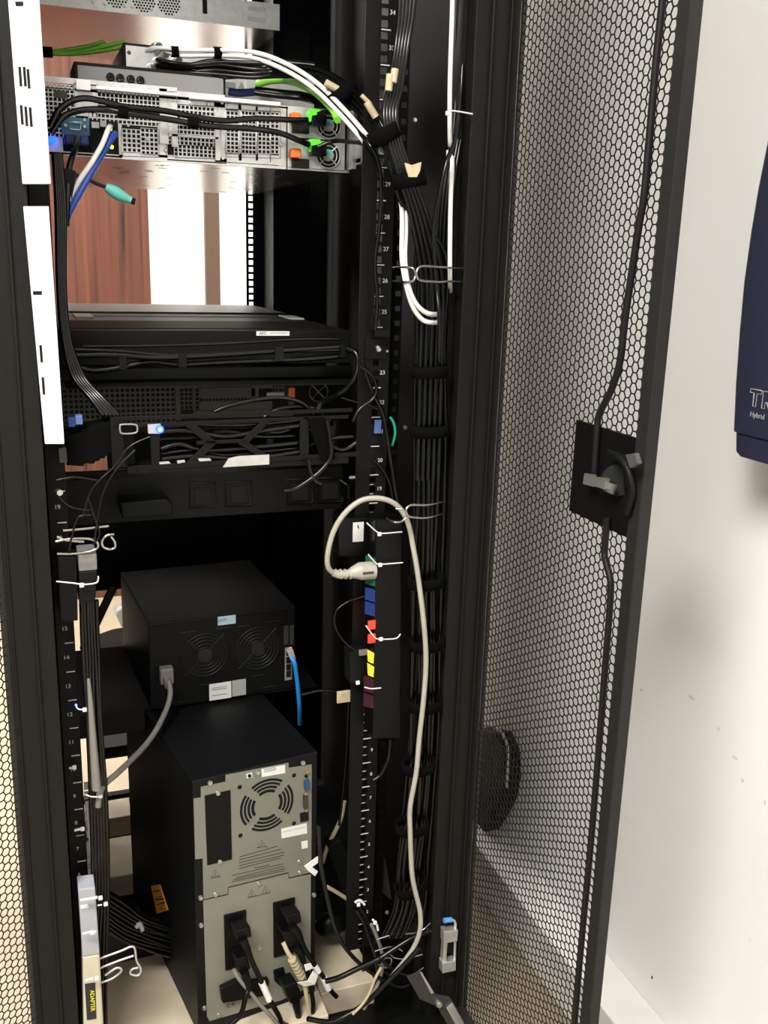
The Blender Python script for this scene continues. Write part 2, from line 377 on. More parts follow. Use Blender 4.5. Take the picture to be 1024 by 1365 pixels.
# ============================================================ WHITE TROUGHS AT LEFT
def trough(name, label, top, bot, pL, pR, slots, Y=-.10):
    m = MB(); pts = [P(*q, Y) for q in (top[0], top[1], bot[1], bot[0])]; m.prism(pts, (0, .014, 0))
    return m
yA = -.075
t = thing('cable_trough', 'upper white painted metal strip with slots on the left post', 'cable trough', P(66, 243, yA))
MB().prism([P(10, -10, yA), P(52, -10, yA), P(68, 245, yA), P(30, 245, yA)], (0, .014, 0)).build('strip_body', WPAINT, t, bev=.001)
m = MB()
for x, y in ((26, 89), (32, 89), (37, 92), (28, 140), (34, 142), (40, 143)):
    m.prism([P(x-1.8, y, yA-.0006), P(x+1.8, y, yA-.0006), P(x+3.8, y+26, yA-.0006), P(x+.2, y+26, yA-.0006)], (0, .0006, 0)).cut()
m.prism([P(20, 2, yA-.0006), P(31, 2, yA-.0006), P(31, 8, yA-.0006), P(21, 8, yA-.0006)], (0, .0006, 0)).cut()
m.each('slot', DK, t)
t = thing('cable_trough', 'lower long white metal strip with slots beside the left post', 'cable trough', P(85, 592, yA))
MB().prism([P(31, 275, yA), P(65, 275, yA), P(86, 592, yA), P(60, 592, yA)], (0, .014, 0)).build('strip_body', WPAINT, t, bev=.001)
m = MB()
for x, y in ((54, 460), (57, 503)): m.prism([P(x-1.8, y, yA-.0006), P(x+1.8, y, yA-.0006), P(x+3.4, y+23, yA-.0006), P(x, y+23, yA-.0006)], (0, .0006, 0)).cut()
m.prism([P(44, 388, yA-.0006), P(56, 388, yA-.0006), P(56, 393, yA-.0006), P(44, 393, yA-.0006)], (0, .0006, 0)).cut()
m.each('slot', DK, t)

# ============================================================ TOP SERVER
def scr(mb, p, r=.003, d=(0, -1, 0)): p = V(p); mb.cyl(p, p+V(d)*.002, r, r*.75, 12); mb.cut()
y0 = .55; zb = 1.567
t = thing('rack_server', 'silver rack server at the very top with round fan grilles, underside showing', 'server', (0, y0+.3, zb))
MB().box((-.217, y0, zb), (.217, 1.0, zb+.044)).build('chassis', UNDER, t, bev=.001)
MB().box((-.217, y0-.002, zb), (.217, y0, zb+.044)).build('rear_panel', SIL, t)
m = MB(); m2 = MB()
for px, py in ((155, -6), (192, 0), (225, 4)):
    c = P(px, py, y0-.002)
    for i in range(-4, 5):
        for k in range(-4, 5):
            x = i*.0052+(k % 2)*.0026; z = k*.0045
            if x*x+z*z < .019**2: m.cyl(c+V((x, .0004, z)), c+V((x, -.0006, z)), .0019, n=6)
m.build('fan_grille', DK, t)
m = MB()
for px, py in ((124, 2), (140, 5), (166, 8), (176, 9), (202, 12)): scr(m, P(px, py, y0-.002), .003)
m.each('screw', SCR, t)
c = P(273, 9, y0-.002); MB().box(c+V((-.004, -.002, -.011)), c+V((.004, 0, .011))).build('port', DK, t)
m = MB()
for j, (x0, x1, y) in enumerate(((331, 355, 10), (330, 355, 24))):
    a = P(x0, y, y0-.002); b = P(x1, y, y0-.002); m.box(a+V((0, -.0005, -.004)), V((b.x, y0-.002, a.z+.003)))
m.build('label', LABG, t)

# ============================================================ RECORDERS ON THE 2U SERVER
zl = 1.379
yA_ = .20
t = thing('recorder', 'dark grey video recorder with a row of round sockets lying on the upper server', 'recorder', (-.02, .3, zl))
MB().box((-.173, yA_+.002, zl), (.045, .296, 1.424)).build('case', NASM, t, bev=.001)
m = MB().box((-.168, yA_, zl+.002), (.041, yA_+.002, 1.419)).build('rear_panel', GREYD, t)
for r_, ys in enumerate((0, 11)):
    for px, py in ((147, 103), (160, 104.5), (174, 106), (187, 107.5)):
        c = P(px, py+ys, yA_); j = MB().cyl(c, c+V((0, -.004, 0)), .0058, n=18).cyl(c+V((0, -.004, 0)), c+V((0, -.010, 0)), .0032, n=12)
        jo = j.build('round_socket', RUB, t); MB().cyl(c+V((0, -.0041, 0)), c+V((0, -.0046, 0)), .0036, .0028, 16).build('socket_ring', SCR, jo)
yB = .30
t = thing('recorder', 'tall off-white video recorder behind the grey one under a tangle of cables', 'recorder', (.06, .45, zl))
MB().box((-.092, yB+.002, zl), (.215, .60, 1.474)).build('case', NASM, t, bev=.001)
MB().box((-.089, yB, zl+.003), (.212, yB+.002, 1.470)).build('rear_panel', SIL, t)
m = MB(); scr(m, P(172, 70, yB), .003); scr(m, P(205, 62, yB), .003); m.each('screw', SRVD, t)
for px, py in ((206, 63), (208, 82), (200, 90), (215, 74), (226, 95), (232, 82)):
    c = P(px, py, yB); MB().cyl(c, c+V((.002, -.025, -.002)), .0065, n=12).cyl(c+V((.002, -.025, -.002)), c+V((.004, -.03, -.003)), .005, n=12).build('coaxial_plug', SCR, t)
m = MB()
for px, py in ((286, 114), (322, 115)):
    c = P(px, py, yB-.0005); m.prism([c+V((-.006, 0, -.004)), c+V((.006, 0, -.004)), c+V((0, 0, .007))], (0, .0005, 0))
m.box(P(292, 108, yB-.0005), P(314, 118, yB-.001)); m.build('warning_marks', GREYD, t)
c = P(335, 114, yB); MB().box(c+V((-.009, -.004, -.009)), c+V((.009, 0, .009))).build('network_port', SIL, t)
c = P(344, 109, yB-.004); MB().ball(c, .003).build('port_light', GRN_ON, t)

# ============================================================ 2U SERVER (upper, silver)
ys = .12; z0, z1 = 1.289, 1.377
t = thing('rack_server', 'silver two-unit rack server with orange and green tabs at its power supplies', 'server', (0, .45, z0))
ch = MB().box((-.217, ys+.004, z0), (.217, .78, z1)).build('chassis', UNDER, t, bev=.001)
m = MB()
for k in range(60):
    x = random.uniform(-.2, .2); y = random.uniform(.16, .74); m.box((x, y, z0-.0004), (x+.012, y+.002, z0))
m.build('underside_slots', SRVD, ch)
def S(px, py, dy=0): return P(px, py, ys-dy)
def sx(px, py=160): return P(px, py, ys).x
MB().box((-.217, ys+.0015, z0), (.217, ys+.004, z1)).build('rear_backing', DK, t)
fr = MB()
def pf(m, a, b, c, d, pitch=.0058, hole=.0042, dy=0):   # px rect -> perforated zone
    x0 = P(a, (b+d)/2, ys).x; x1 = P(c, (b+d)/2, ys).x; za = P((a+c)/2, d, ys).z; zb_ = P((a+c)/2, b, ys).z
    m.perf(x0, x1, za, zb_, ys-dy, pitch, pitch, hole)
def pb(m, a, b, c, d, dy=.0, t=.0015):
    x0 = P(a, (b+d)/2, ys).x; x1 = P(c, (b+d)/2, ys).x; za = P((a+c)/2, d, ys).z; zb_ = P((a+c)/2, b, ys).z
    m.box((x0, ys-dy, za), (x1, ys-dy+t, zb_))
pf(fr, 60, 112, 100, 183); pf(fr, 130, 121, 213, 143); pf(fr, 118, 153, 213, 166); pf(fr, 163, 172, 188, 203); pf(fr, 188, 171, 211, 207)
pf(fr, 236, 141, 286, 166); pf(fr, 234, 168, 286, 180) ; pf(fr, 223, 183, 290, 194); pf(fr, 232, 194, 288, 209)
for a, c in ((302, 318), (322, 341), (344, 360), (361, 372)): pf(fr, a, 148, c, 205)
for q in ((100, 112, 130, 155), (213, 118, 223, 166), (223, 122, 236, 183), (286, 134, 302, 216), (318, 140, 322, 214), (341, 142, 344, 214), (360, 144, 361, 216), (372, 142, 384, 222),
          (60, 183, 84, 206), (158, 166, 163, 208), (211, 166, 223, 210), (223, 209, 302, 216), (302, 205, 372, 218), (60, 104, 130, 112), (130, 112, 236, 121), (236, 124, 300, 141), (302, 138, 372, 148), (84, 204, 163, 208), (163, 205, 223, 210)):
    pb(fr, *q)
fr.box((-.217, ys, z0), (.217, ys+.0015, z0+.004)).box((-.217, ys, z1-.004), (.217, ys+.0015, z1))
fr = fr.build('rear_panel', SIL, t)
m = MB(); x0 = P(127, 116, ys).x; m.box((x0, ys-.012, z1-.001), (P(236, 125, ys).x, ys+.02, z1+.003)).box((P(252, 128, ys).x, ys-.014, z1-.003), (P(371, 146, ys).x, ys+.02, z1+.002)); pb(m, 101, 108, 120, 121, .010, .01)
m.build('lid_lip', WPAINT, t, bev=.0005)
for q in ((301, 145, 374, 209), (128, 119, 231, 146), (234, 139, 290, 181), (233, 193, 290, 210), (162, 170, 212, 208), (222, 168, 236, 208), (382, 142, 383, 226)):
    MB().tube([S(q[0], q[1], .0004), S(q[2], q[1]+(q[2]-q[0])*.05, .0004), S(q[2], q[3]+(q[2]-q[0])*.03, .0004), S(q[0], q[3], .0004)], .00045, 5, 0, True).build('panel_seam', DK, fr)
m = MB()
for q in ((223, 181, 290, 184), (236, 166, 286, 169), (286, 150, 292, 214), (228, 138, 236, 196), (212, 168, 224, 192)): pb(m, *q, .006, .006)
m.build('riser_bracket', SIL, fr)
for a, c in ((301, 319), (322, 342), (344, 361)):
    m = MB(); p = [S(a, 147, .001), S(c, 148, .001), S(c, 206, .001), S(a, 205, .001)]; m.tube([*p], .0009, 6, 0, True); m.build('slot_cover', SIL, fr)
m = MB()
for px, py in ((113, 160), (219, 184), (221, 200), (255, 138), (278, 139), (296, 137), (196, 185), (297, 211), (375, 193), (171, 167)): scr(m, S(px, py, .001), .0028)
m.each('screw', SCR, fr)
m = MB(); pb(m, 72, 121, 90, 131, .0006, .001); m.build('badge', SRVD, fr)
# ports
m = MB(); pb(m, 82, 157, 119, 180, .001, .002); vg = m.build('video_port', VGA, fr, label='blue video port plate')
m = MB(); c = S(100, 168, .002); m.tube([c+V((a_, -.003, b_)) for a_, b_ in ((-.0085, .0048), (.0085, .0048), (.0065, -.0048), (-.0065, -.0048))], .0011, 6, 0, True).cyl(c+V((-.0125, 0, 0)), c+V((-.0125, -.004, 0)), .0022, n=8).cyl(c+V((.0125, 0, 0)), c+V((.0125, -.004, 0)), .0022, n=8); m.build('socket_shell', SCR, vg)
m = MB(); pb(m, 120, 161, 158, 205, .0002, .001); m.build('port_block', DK, fr)
m = MB(); pb(m, 122, 163, 132, 171, .004, .004); pb(m, 133, 162, 141, 170, .01, .01); m.build('port_shell', SCR, fr)
for px, py in ((147, 172), (149, 196)): MB().ball(S(px, py, .004), .0028).build('port_light', GRN_ON, fr)
m = MB(); m.ball(S(70, 187, .006), .0055); m.build('indicator_light', BLUE_ON, fr, label='glowing blue indicator')
# power supplies
for i, (top, bot) in enumerate(((146, 184), (186, 227))):
    ps = MB(); x0 = P(384, top, ys).x; x1 = .208; zz1 = P(430, top-2, ys).z; zz0 = P(430, bot, ys).z
    zz1 = z1-.003 if i == 0 else (z0+z1)/2-.001; zz0 = (z0+z1)/2+.001 if i == 0 else z0+.003
    ps.box((x0, ys-.002, zz0), (x1, ys+.001, zz1)); po = ps.build('power_supply', SIL, t, bev=.0006)
    cz = (zz0+zz1)/2; cx = P(437, 175, ys).x
    m = MB().cyl((cx, ys-.002, cz), (cx, ys-.0035, cz), .0185, n=28).build('fan_opening', DK, po)
    m = MB().cyl((cx, ys-.0035, cz), (cx, ys-.005, cz), .0085, n=24)
    for a in range(4):
        q = math.radians(45+90*a); m.tube([(cx, ys-.0045, cz), (cx+.019*math.cos(q), ys-.0045, cz+.019*math.sin(q))], .0012, 6, 0)
    for r in (.0135, .0185): m.tube([(cx+r*math.cos(a/12*math.pi), ys-.0045, cz+r*math.sin(a/12*math.pi)) for a in range(24)], .0008, 6, 0, True)
    m.build('fan_guard', SIL, po)
    MB().prism([(cx-.006, ys-.0056, cz), (cx+.006, ys-.0056, cz), (cx+.0055, ys-.0056, cz+.0075), (cx-.005, ys-.0056, cz+.0075)], (0, .0006, 0)).build('fan_sticker', TEAL, po)
    oy = top+3 if i == 0 else top+11
    MB().box(S(388.5, oy, .018), S(398, oy+15, .002)).build('release_tab', ORG, po, bev=.002)
    MB().box(S(391, top+13 if i == 0 else top+25, .012), S(410, top+33 if i == 0 else top+39, .002)).build('socket_block', DK, po)
    a = S(411, top-1 if i == 0 else top+1, .030); b = S(428.5, top+7 if i == 0 else top+8, .004)
    MB().prism([S(411, top+4, .022), S(414, top-1, .022), S(427, top, .022), S(429, top+6, .022), S(416, top+8, .022), S(415, top+16, .022), S(411, top+16, .022)], (0, .012, 0)).build('handle_grip', GRNH, po)
    MB().box(S(416, top+5, .020), S(431, top+24, .002)).build('plug_cover', RUB, po, bev=.002)
m = MB().box((.212, ys-.03, z0+.004), (.217, ys+.01, z1-.002)).box((.217, ys-.05, z0+.01), (.222, ys+.5, z0+.05)).box((.217, .005, z0+.012), (.245, ys, z0+.018)).box((.217, .005, z0+.048), (.245, ys, z0+.052)).box((.243, .005, z0+.012), (.246, ys, z0+.052))
m.build('slide_rail', SIL, t)

# ============================================================ RACK POWER BACKUP U23-24
yu = .10
t = thing('rack_appliance', 'black shallow rack unit with vented lid and white sticker, middle of rack', 'rack appliance', (0, .45, 1.0))
MB().box((-.217, yu, 1.004), (.217, .78, 1.054)).build('case', BLK, t, bev=.001)
m = MB().box((-.19, .50, 1.054), (.217, .775, 1.0575)); m.build('lid_plate', SRVD, t, bev=.001)
m = MB()
for k in range(14): m.box((-.21, .125+k*.012, 1.054), (.21, .130+k*.012, 1.0556))
m.build('lid_ribs', BLK, t)
MB().box((-.15, .40, 1.054), (.19, .44, 1.0545)).build('lid_slot', DK, t)
MB().box((-.18, .36, 1.054), (-.15, .45, 1.0565)).box((.19, .36, 1.054), (.215, .45, 1.0565)).build('lid_pad', LABG, t)
m = MB(); a = P(342, 441.5, yu-.001); b = P(386, 447.5, yu-.001); m.box((a.x, yu-.0008, b.z), (b.x, yu, a.z)); lb = m.build('sticker', LAB, t, label='white sticker printed APC')
MB().text('APC', .0062, TX((a.x+.010, yu-.001, (a.z+b.z)/2))).box((a.x+.021, yu-.0011, (a.z+b.z)/2+.0004), (b.x-.004, yu-.0008, (a.z+b.z)/2+.001)).build('printing', INKD, lb)
t = thing('rack_ears', 'black bent bracket bolted to the right rail by the number 24', 'bracket', P(505, 470, -.004))
MB().prism([P(487, 452, -.003), P(515, 452, -.003), P(515, 478, -.003), P(487, 478, -.003)], (0, .003, 0)).box(P(500, 440, -.02), P(513, 447, -.001)).build('bracket_plate', BLK, t)
m = MB(); scr(m, P(505, 466, -.003), .004); scr(m, P(516, 468, -.003), .002); m.each('bolt', SCR, t)
# cable shelf underneath
t = thing('cable_shelf', 'black cable shelf just under the shallow rack unit', 'shelf', (0, .1, .975))
MB().box((-.215, .085, .985), (.215, .1, 1.0)).box((-.215, .03, .9795), (.215, .5, .9815)).build('shelf_plate', BLK, t)
grp = 'black power leads clipped along the cable shelf'
ysft = .05
for k, (l, pts, r) in enumerate((
    ('uppermost black lead on the cable shelf, nearly straight', [(110, 462), (200, 461), (300, 458), (400, 452), (455, 452)], .0022),
    ('thick black lead through the clips of the cable shelf', [(92, 474), (150, 473), (210, 477), (280, 474), (380, 467), (455, 462)], .0042),
    ('lowest black lead on the cable shelf, sagging at left', [(96, 486), (125, 494), (165, 489), (200, 482), (240, 486), (300, 483), (400, 479), (462, 474)], .0042),
    ('black lead between the two thick ones on the cable shelf', [(92, 466), (160, 468), (230, 474), (330, 470), (460, 466)], .0028))):
    cable('power_lead', l, [P(x, y, ysft-.006*(k % 2)) for x, y in pts], r, CBLK, grp)
for x, y in ((164, 484), (243, 481), (372, 473), (460, 468)):
    MB().box(P(x-5, y-9, ysft-.014), P(x+5, y+8, ysft-.009)).build('cable_clip', RUB, label='small black clip holding leads on the cable shelf, at %s' % {164: 'its far left', 243: 'the left of the white sticker', 372: 'the right of the white sticker', 460: 'the right end'}[x], cat='clip', group='clips on the cable shelf')
cable('power_lead', 'thick black lead curling down from the right end of the cable shelf', [P(x, y, q) for x, y, q in ((462, 464, .035), (474, 470, .03), (478, 484, .02), (474, 503, .01), (462, 519, 0), (445, 530, -.01), (428, 538, -.03), (423, 552, -.04))], .0048, CBLK)

# ============================================================ LOWER SERVER
yq = .18; z0, z1 = .890, .976
t = thing('rack_server', 'dim grey two-unit rack server with square vent holes above the cable arm', 'server', (0, .5, z0))
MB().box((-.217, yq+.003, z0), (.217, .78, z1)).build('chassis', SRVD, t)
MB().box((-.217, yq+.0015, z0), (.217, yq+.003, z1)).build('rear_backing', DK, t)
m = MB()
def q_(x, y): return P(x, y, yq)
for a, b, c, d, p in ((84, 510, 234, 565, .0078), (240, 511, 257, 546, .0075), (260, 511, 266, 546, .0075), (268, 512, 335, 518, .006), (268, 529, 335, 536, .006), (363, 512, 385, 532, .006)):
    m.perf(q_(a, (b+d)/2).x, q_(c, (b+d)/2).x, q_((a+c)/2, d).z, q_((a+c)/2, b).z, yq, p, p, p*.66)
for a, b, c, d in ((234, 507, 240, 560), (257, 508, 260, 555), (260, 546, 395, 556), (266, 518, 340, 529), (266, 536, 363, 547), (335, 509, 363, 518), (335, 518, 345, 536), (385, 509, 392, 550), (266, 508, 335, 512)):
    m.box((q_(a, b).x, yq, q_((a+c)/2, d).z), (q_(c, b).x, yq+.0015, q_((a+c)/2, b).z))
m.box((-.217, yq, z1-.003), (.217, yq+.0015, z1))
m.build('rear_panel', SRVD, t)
MB().box(q_(383, 516)+V((0, -.01, 0)), q_(391, 529)).build('release_tab', ORG, t, label='orange release tab')
m = MB().box(q_(392, 508), q_(450, 560)+V((0, -.003, 0))).build('power_supply', BLK, t)
c = q_(424, 522)+V((0, -.004, 0))
MB().tube([c+V((.016*math.cos(a/10*math.pi), 0, .016*math.sin(a/10*math.pi))) for a in range(20)], .0008, 6, 0, True).tube([c+V((-.012, 0, -.012)), c+V((.012, 0, .012))], .0009, 6, 0).tube([c+V((.012, 0, -.012)), c+V((-.012, 0, .012))], .0009, 6, 0).build('fan_guard', SILD, m)
MB().box(q_(355, 523)+V((0, -.004, 0)), q_(378, 529)).build('sticker', LABG, t)

# ============================================================ CABLE MANAGEMENT ARM
ya = -.05
A = lambda x, y, d=0: P(x, y, ya-d)
t = thing('cable_management_arm', 'black openwork cable arm with diagonal braces across the back of rack', 'cable arm', P(300, 620, 0))
m = MB()
def strip(m, pts, dep=.003, d=0): m.prism([A(x, y, d) for x, y in pts], (0, dep, 0))
strip(m, [(150, 556), (470, 544), (470, 549), (150, 562)]); strip(m, [(150, 566), (465, 553), (465, 558), (150, 571)])
strip(m, [(200, 620), (480, 602), (480, 608), (200, 627)])
strip(m, [(147, 558), (166, 557), (170, 622), (150, 624)])
strip(m, [(200, 568), (213, 568), (213, 622), (202, 623)])
strip(m, [(245, 566), (262, 566), (290, 590), (262, 618), (246, 619), (275, 591)])
strip(m, [(350, 560), (362, 560), (332, 590), (362, 610), (350, 612), (318, 592)])
strip(m, [(262, 588), (330, 585), (330, 590), (262, 593)])
strip(m, [(400, 556), (412, 555), (412, 606), (400, 607)])
m.box(A(165, 622, -.05), A(465, 606, -.002)+V((0, 0, -.002)))
m.build('basket_frame', BLK, t, bev=.0006)
m = MB(); strip(m, [(305, 611), (318, 608), (359, 606), (359, 619), (297, 623)], .002, .001)  # silver plate, plus slivers that stand in for white glints on the arm
strip(m, [(212, 616), (225, 615), (228, 618), (213, 619)], .002, .001); strip(m, [(236, 614), (246, 613), (247, 616), (237, 618)], .002, .001); strip(m, [(264, 611), (280, 611), (282, 614), (266, 615)], .002, .001)
m.build('glint_plate', SIL, t, label='silver plate and slivers shaped as white glints')
m = MB(); strip(m, [(197, 566), (214, 565), (214, 578), (198, 578)], .012, .004); lo = m.build('light_housing', SIL, t, label='silver housing of the blue lamp')
c = A(213, 572, .006); MB().cyl(c, c+V((0, -.003, 0)), .0052, n=20).build('lamp_ring', BLUE_ON, lo); MB().cyl(c+V((0, -.003, 0)), c+V((0, -.0035, 0)), .0028, n=16).build('lamp_centre', CYAN_ON, lo)
m = MB(); m.tube([A(160, 568, .004), A(162, 566, .004), A(180, 566, .004), A(183, 570, .004), A(181, 577, .004), A(163, 578, .004), A(160, 573, .004)], .0013, 8, 3, True); m.build('strap_buckle', GREYD, t)
m = MB(); strip(m, [(164, 566), (178, 566), (180, 618), (168, 620)], .002, .003); m.build('strap', VEL, t)
m = MB(); strip(m, [(412, 560), (432, 556), (440, 590), (448, 612), (430, 614), (420, 590)], .004, .006); m.build('strap', VEL, t)
# braided chain end
m = MB()
for k in range(9):
    a = P(92+k*7, 584-1.5*k if k < 3 else 580-1.5*k, -.04); m.box(a+V((-.005, 0, -.045+abs(4-k)*.002)), a+V((.0045, .05, .004)))
m.build('cable_chain', VEL, label='matt black ribbed cable chain bulging left of the cable arm', cat='cable chain', bev=.002)
grp = 'black cables lying in the cable arm'
pl = [((215, 575), (250, 574), (300, 582), (345, 575), (400, 567)), ((215, 598), (240, 592), (270, 600), (320, 598), (400, 590)), ((216, 605), (260, 600), (300, 607), (350, 602), (400, 597)),
      ((214, 585), (260, 583), (300, 575), (350, 582), (402, 580)), ((216, 612), (260, 608), (330, 612), (400, 602)), ((213, 571), (260, 566), (330, 566), (400, 560)),
      ((340, 568), (365, 576), (385, 572), (400, 563), (440, 560)), ((330, 592), (360, 600), (400, 598), (440, 585), (470, 582)), ((412, 570), (430, 585), (455, 600), (475, 590))]
for k, q in enumerate(pl): cable('power_cable', 'black glossy cable lying tangled inside the openwork cable arm', [P(x, y, ya+.006+.005*(k % 4)) for x, y in q], .0035, CBLK, grp)
cable('power_cable', 'glossy black cable arching high over the top bar of the cable arm', [P(x, y, ya+.012) for x, y in ((286, 549), (305, 541), (340, 533), (372, 530), (398, 535), (413, 546), (420, 560), (425, 575))], .0030, CBLK)
cable('power_cable', 'black cable forming a lower second arch over the cable arm', [P(x, y, ya+.02) for x, y in ((352, 556), (370, 546), (395, 542), (420, 545), (432, 556))], .0034, CBLK)
cable('power_cable', 'black cable hooking down below the right end of the cable arm', [P(x, y, -.06) for x, y in ((436, 560), (440, 585), (441, 608), (430, 625), (412, 640), (392, 652), (378, 654))], .0032, CBLK)
cable('power_cable', 'short black cable hanging under the cable arm strap', [P(x, y, -.06) for x, y in ((411, 612), (414, 628), (420, 640), (428, 645))], .003, CBLK)
for k, (x, y) in enumerate(((96, 563), (106, 560))):
    c = P(x, y, -.05); MB().box(c+V((-.005, 0, -.006)), c+V((.004, .015, .006))).build('cable_plug', BLUS if k else BLUP, label=('right pale' if k else 'left darker')+' blue plug beside the lower white strip', cat='plug', bev=.001)
t = MB().prism([P(78, 598, -.045), P(88, 596, -.045), P(90, 616, -.045), P(80, 617, -.045)], (0, .004, 0)).build('latch_clip', SRVD, label='small grey metal clip below the lower white strip', cat='clip')

# ============================================================ POWER STRIP WITH SQUARE SOCKETS
yf = .18
F = lambda x, y, d=0: P(x, y, yf-d)
t = thing('power_distribution_unit', 'black horizontal socket bar in shadow under the cable arm', 'socket bar', (0, .22, .74))
MB().box((-.235, yf, F(260, 690).z), (.235, yf+.05, F(260, 632).z)).build('housing', BLK, t, bev=.001)
for x in (270, 318, 400, 440):
    m = MB().tube([F(x-17, 645-.04*(x-250), .001), F(x+17, 644-.04*(x-250), .001), F(x+17, 676-.04*(x-250), .001), F(x-17, 678-.04*(x-250), .001)], .0016, 6, 0, True); so = m.build('socket', BLK, t)
    MB().box(F(x-10, 652-.04*(x-250), .002), F(x+10, 672-.04*(x-250), 0)).build('socket_face', DK, so)
MB().prism([P(160, 670, .13), P(222, 665, .13), P(231, 672, .13), P(229, 687, .13), P(163, 692, .13)], (0, .05, 0)).build('power_adapter', NASM, label='black box-shaped power adapter plugged in left on socket bar', cat='adapter', bev=.003)
t = thing('power_adapter', 'small glossy black adapter with two white marks near right rail', 'adapter', P(490, 660, 0))
MB().prism([P(463, 645, .02), P(500, 642, .02), P(512, 652, .02), P(512, 664, .02), P(463, 668, .02)], (0, .04, 0)).build('body', RUB, t, bev=.003)
MB().box(P(466, 635, .018), P(475, 637.5, .019)).box(P(487, 632, .018), P(492, 635, .019)).build('white_mark', LAB, t)

# ============================================================ WIRE RINGS (cable loops)
def wire_ring(label, pts, r=.0022, closed=False, group=None): return MB().tube(pts, r, 8, 5, closed).build('wire_cable_ring', CHR, None, label, 'cable ring', group)
rr = -.095
t = thing('wire_cable_ring', 'bright wire cable ring clasping the right bundle beside the number 26', 'cable ring', P(560, 385, rr))
MB().tube([P(x, y, rr+q) for x, y, q in ((524, 357, .03), (540, 356, .01), (551, 358, 0), (554, 366, 0), (551, 374, 0), (540, 376, .01), (524, 375, .03))], .0016, 8).build('hook', CHR, t)
MB().tube([P(x, y, rr+q) for x, y, q in ((626, 358, .045), (603, 357, .02), (585, 356, 0), (562, 355, -.008), (556, 361, -.01), (556, 369, -.01), (562, 374, -.008), (585, 376, 0), (603, 375, .02), (626, 376, .045))], .0016, 8).build('loop', CHR, t)
MB().box(P(606, 362, -.02), P(609, 373, -.018)).build('weld_plate', CHR, t)
t = thing('wire_cable_ring', 'bright wire cable ring right of the beige cord arch', 'cable ring', P(560, 690, rr))
MB().tube([P(x, y, rr+q) for x, y, q in ((516, 690, .02), (526, 696, 0), (537, 694, 0), (543, 686, 0), (538, 679, 0), (528, 678, .005))], .0016, 8).build('hook', CHR, t)
MB().tube([P(x, y, rr+q) for x, y, q in ((594, 668, .03), (570, 673, 0), (549, 673, -.006), (542, 678, -.008), (542, 685, -.008), (548, 689, -.006), (570, 690, 0), (592, 684, .03))], .0018, 8).build('loop', CHR, t)
MB().box(P(588, 668, -.04), P(591, 684, -.038)).build('weld_plate', CHR, t)
t = thing('wire_cable_ring', 'bright curled wire cable ring at the left rail below the cable arm', 'cable ring', P(110, 735, -.06))
for q in ([(84, 707), (110, 705), (145, 701)], [(74, 722), (95, 718), (118, 718), (129, 722), (130, 730), (120, 735), (98, 738), (76, 738)], [(76, 715), (88, 720), (112, 722)],
          [(152, 712), (142, 714), (136, 721), (138, 729), (146, 732), (153, 730), (153, 722), (148, 715)]):
    MB().tube([P(x, y, -.065) for x, y in q], .0018, 8).build('wire_loop', CHR, t)
t = thing('wire_cable_ring', 'wire cable ring at the bottom left over the cream board', 'cable ring', P(160, 1300, -.05))
for q in ([(132, 1278), (160, 1268), (178, 1262), (182, 1280), (188, 1292), (184, 1300), (174, 1298), (176, 1292), (184, 1290)], [(134, 1290), (160, 1280), (178, 1274)], [(134, 1310), (150, 1304), (162, 1294), (156, 1290), (140, 1300)]):
    MB().tube([P(x, y, -.04) for x, y in q], .0018, 8).build('wire_loop', SIL, t)
t = thing('wire_cable_ring', 'wire cable ring at the bottom right in the knot of cables', 'cable ring', P(530, 1290, -.05))
for q in ([(502, 1252), (515, 1248), (524, 1245)], [(500, 1268), (520, 1262), (532, 1265), (536, 1268)], [(520, 1268), (524, 1276), (540, 1278), (563, 1272)], [(505, 1285), (514, 1290), (522, 1284), (520, 1277), (510, 1278)], [(540, 1245), (560, 1242), (574, 1230)]):
    MB().tube([P(x, y, -.05) for x, y in q], .0016, 8).build('wire_loop', CHR, t)

# ============================================================ LEFT POWER STRIP
t = thing('power_strip', 'grey and black vertical power strip on the left rail below the wire ring', 'power strip', P(100, 825, -.03))
MB().prism([P(76, 742, -.045), P(102, 742, -.045), P(104, 828, -.045), P(80, 828, -.045)], (0, .04, 0)).build('housing', RUB, t, bev=.002)
MB().prism([P(104, 740, -.045), P(129, 738, -.045), P(130, 760, -.045), P(105, 762, -.045)], (0, .05, 0)).build('plug_top', GREYD, t, bev=.002, label='lighter grey upper block')
MB().prism([P(105, 762, -.045), P(130, 760, -.045), P(127, 803, -.045), P(106, 806, -.045)], (0, .05, 0)).build('plug_body', NASM, t, bev=.002)
def tie(label, pts, head, r=.0011, Y=-.06):
    o = MB().tube([P(x, y, Y) for x, y in pts], r, 6, 4).build('cable_tie', LAB, None, label, 'cable tie', 'white cable ties')
    c = P(*head, Y-.001); MB().box(c+V((-.003, -.002, -.003)), c+V((.003, .002, .003))).build('tie_head', LAB, o, bev=.001); return o
tie('white cable tie around the grey block of the left power strip', [(75, 775), (95, 777), (112, 779), (128, 777), (131, 772), (131, 768)], (109, 780))
tie('uppermost of the three white ties on the coloured socket strip', [(489, 697), (504, 710), (512, 711), (536, 709)], (506, 712), Y=-.055)
tie('white cable tie on the socket strip just above the green socket', [(491, 739), (503, 752), (512, 752), (537, 750)], (507, 753), Y=-.055)
tie('white cable tie on the socket strip by the red lit switches', [(488, 834), (500, 850), (510, 852), (528, 851), (534, 845)], (508, 852), Y=-.055)
tie('grey cable tie hanging below the yellow sockets', [(486, 916), (495, 918), (508, 917)], (477, 910), Y=-.055)
tie('long white tie pulled across the right cable near the top', [(597, 149), (606, 148), (630, 152)], (597, 151), Y=-.07)
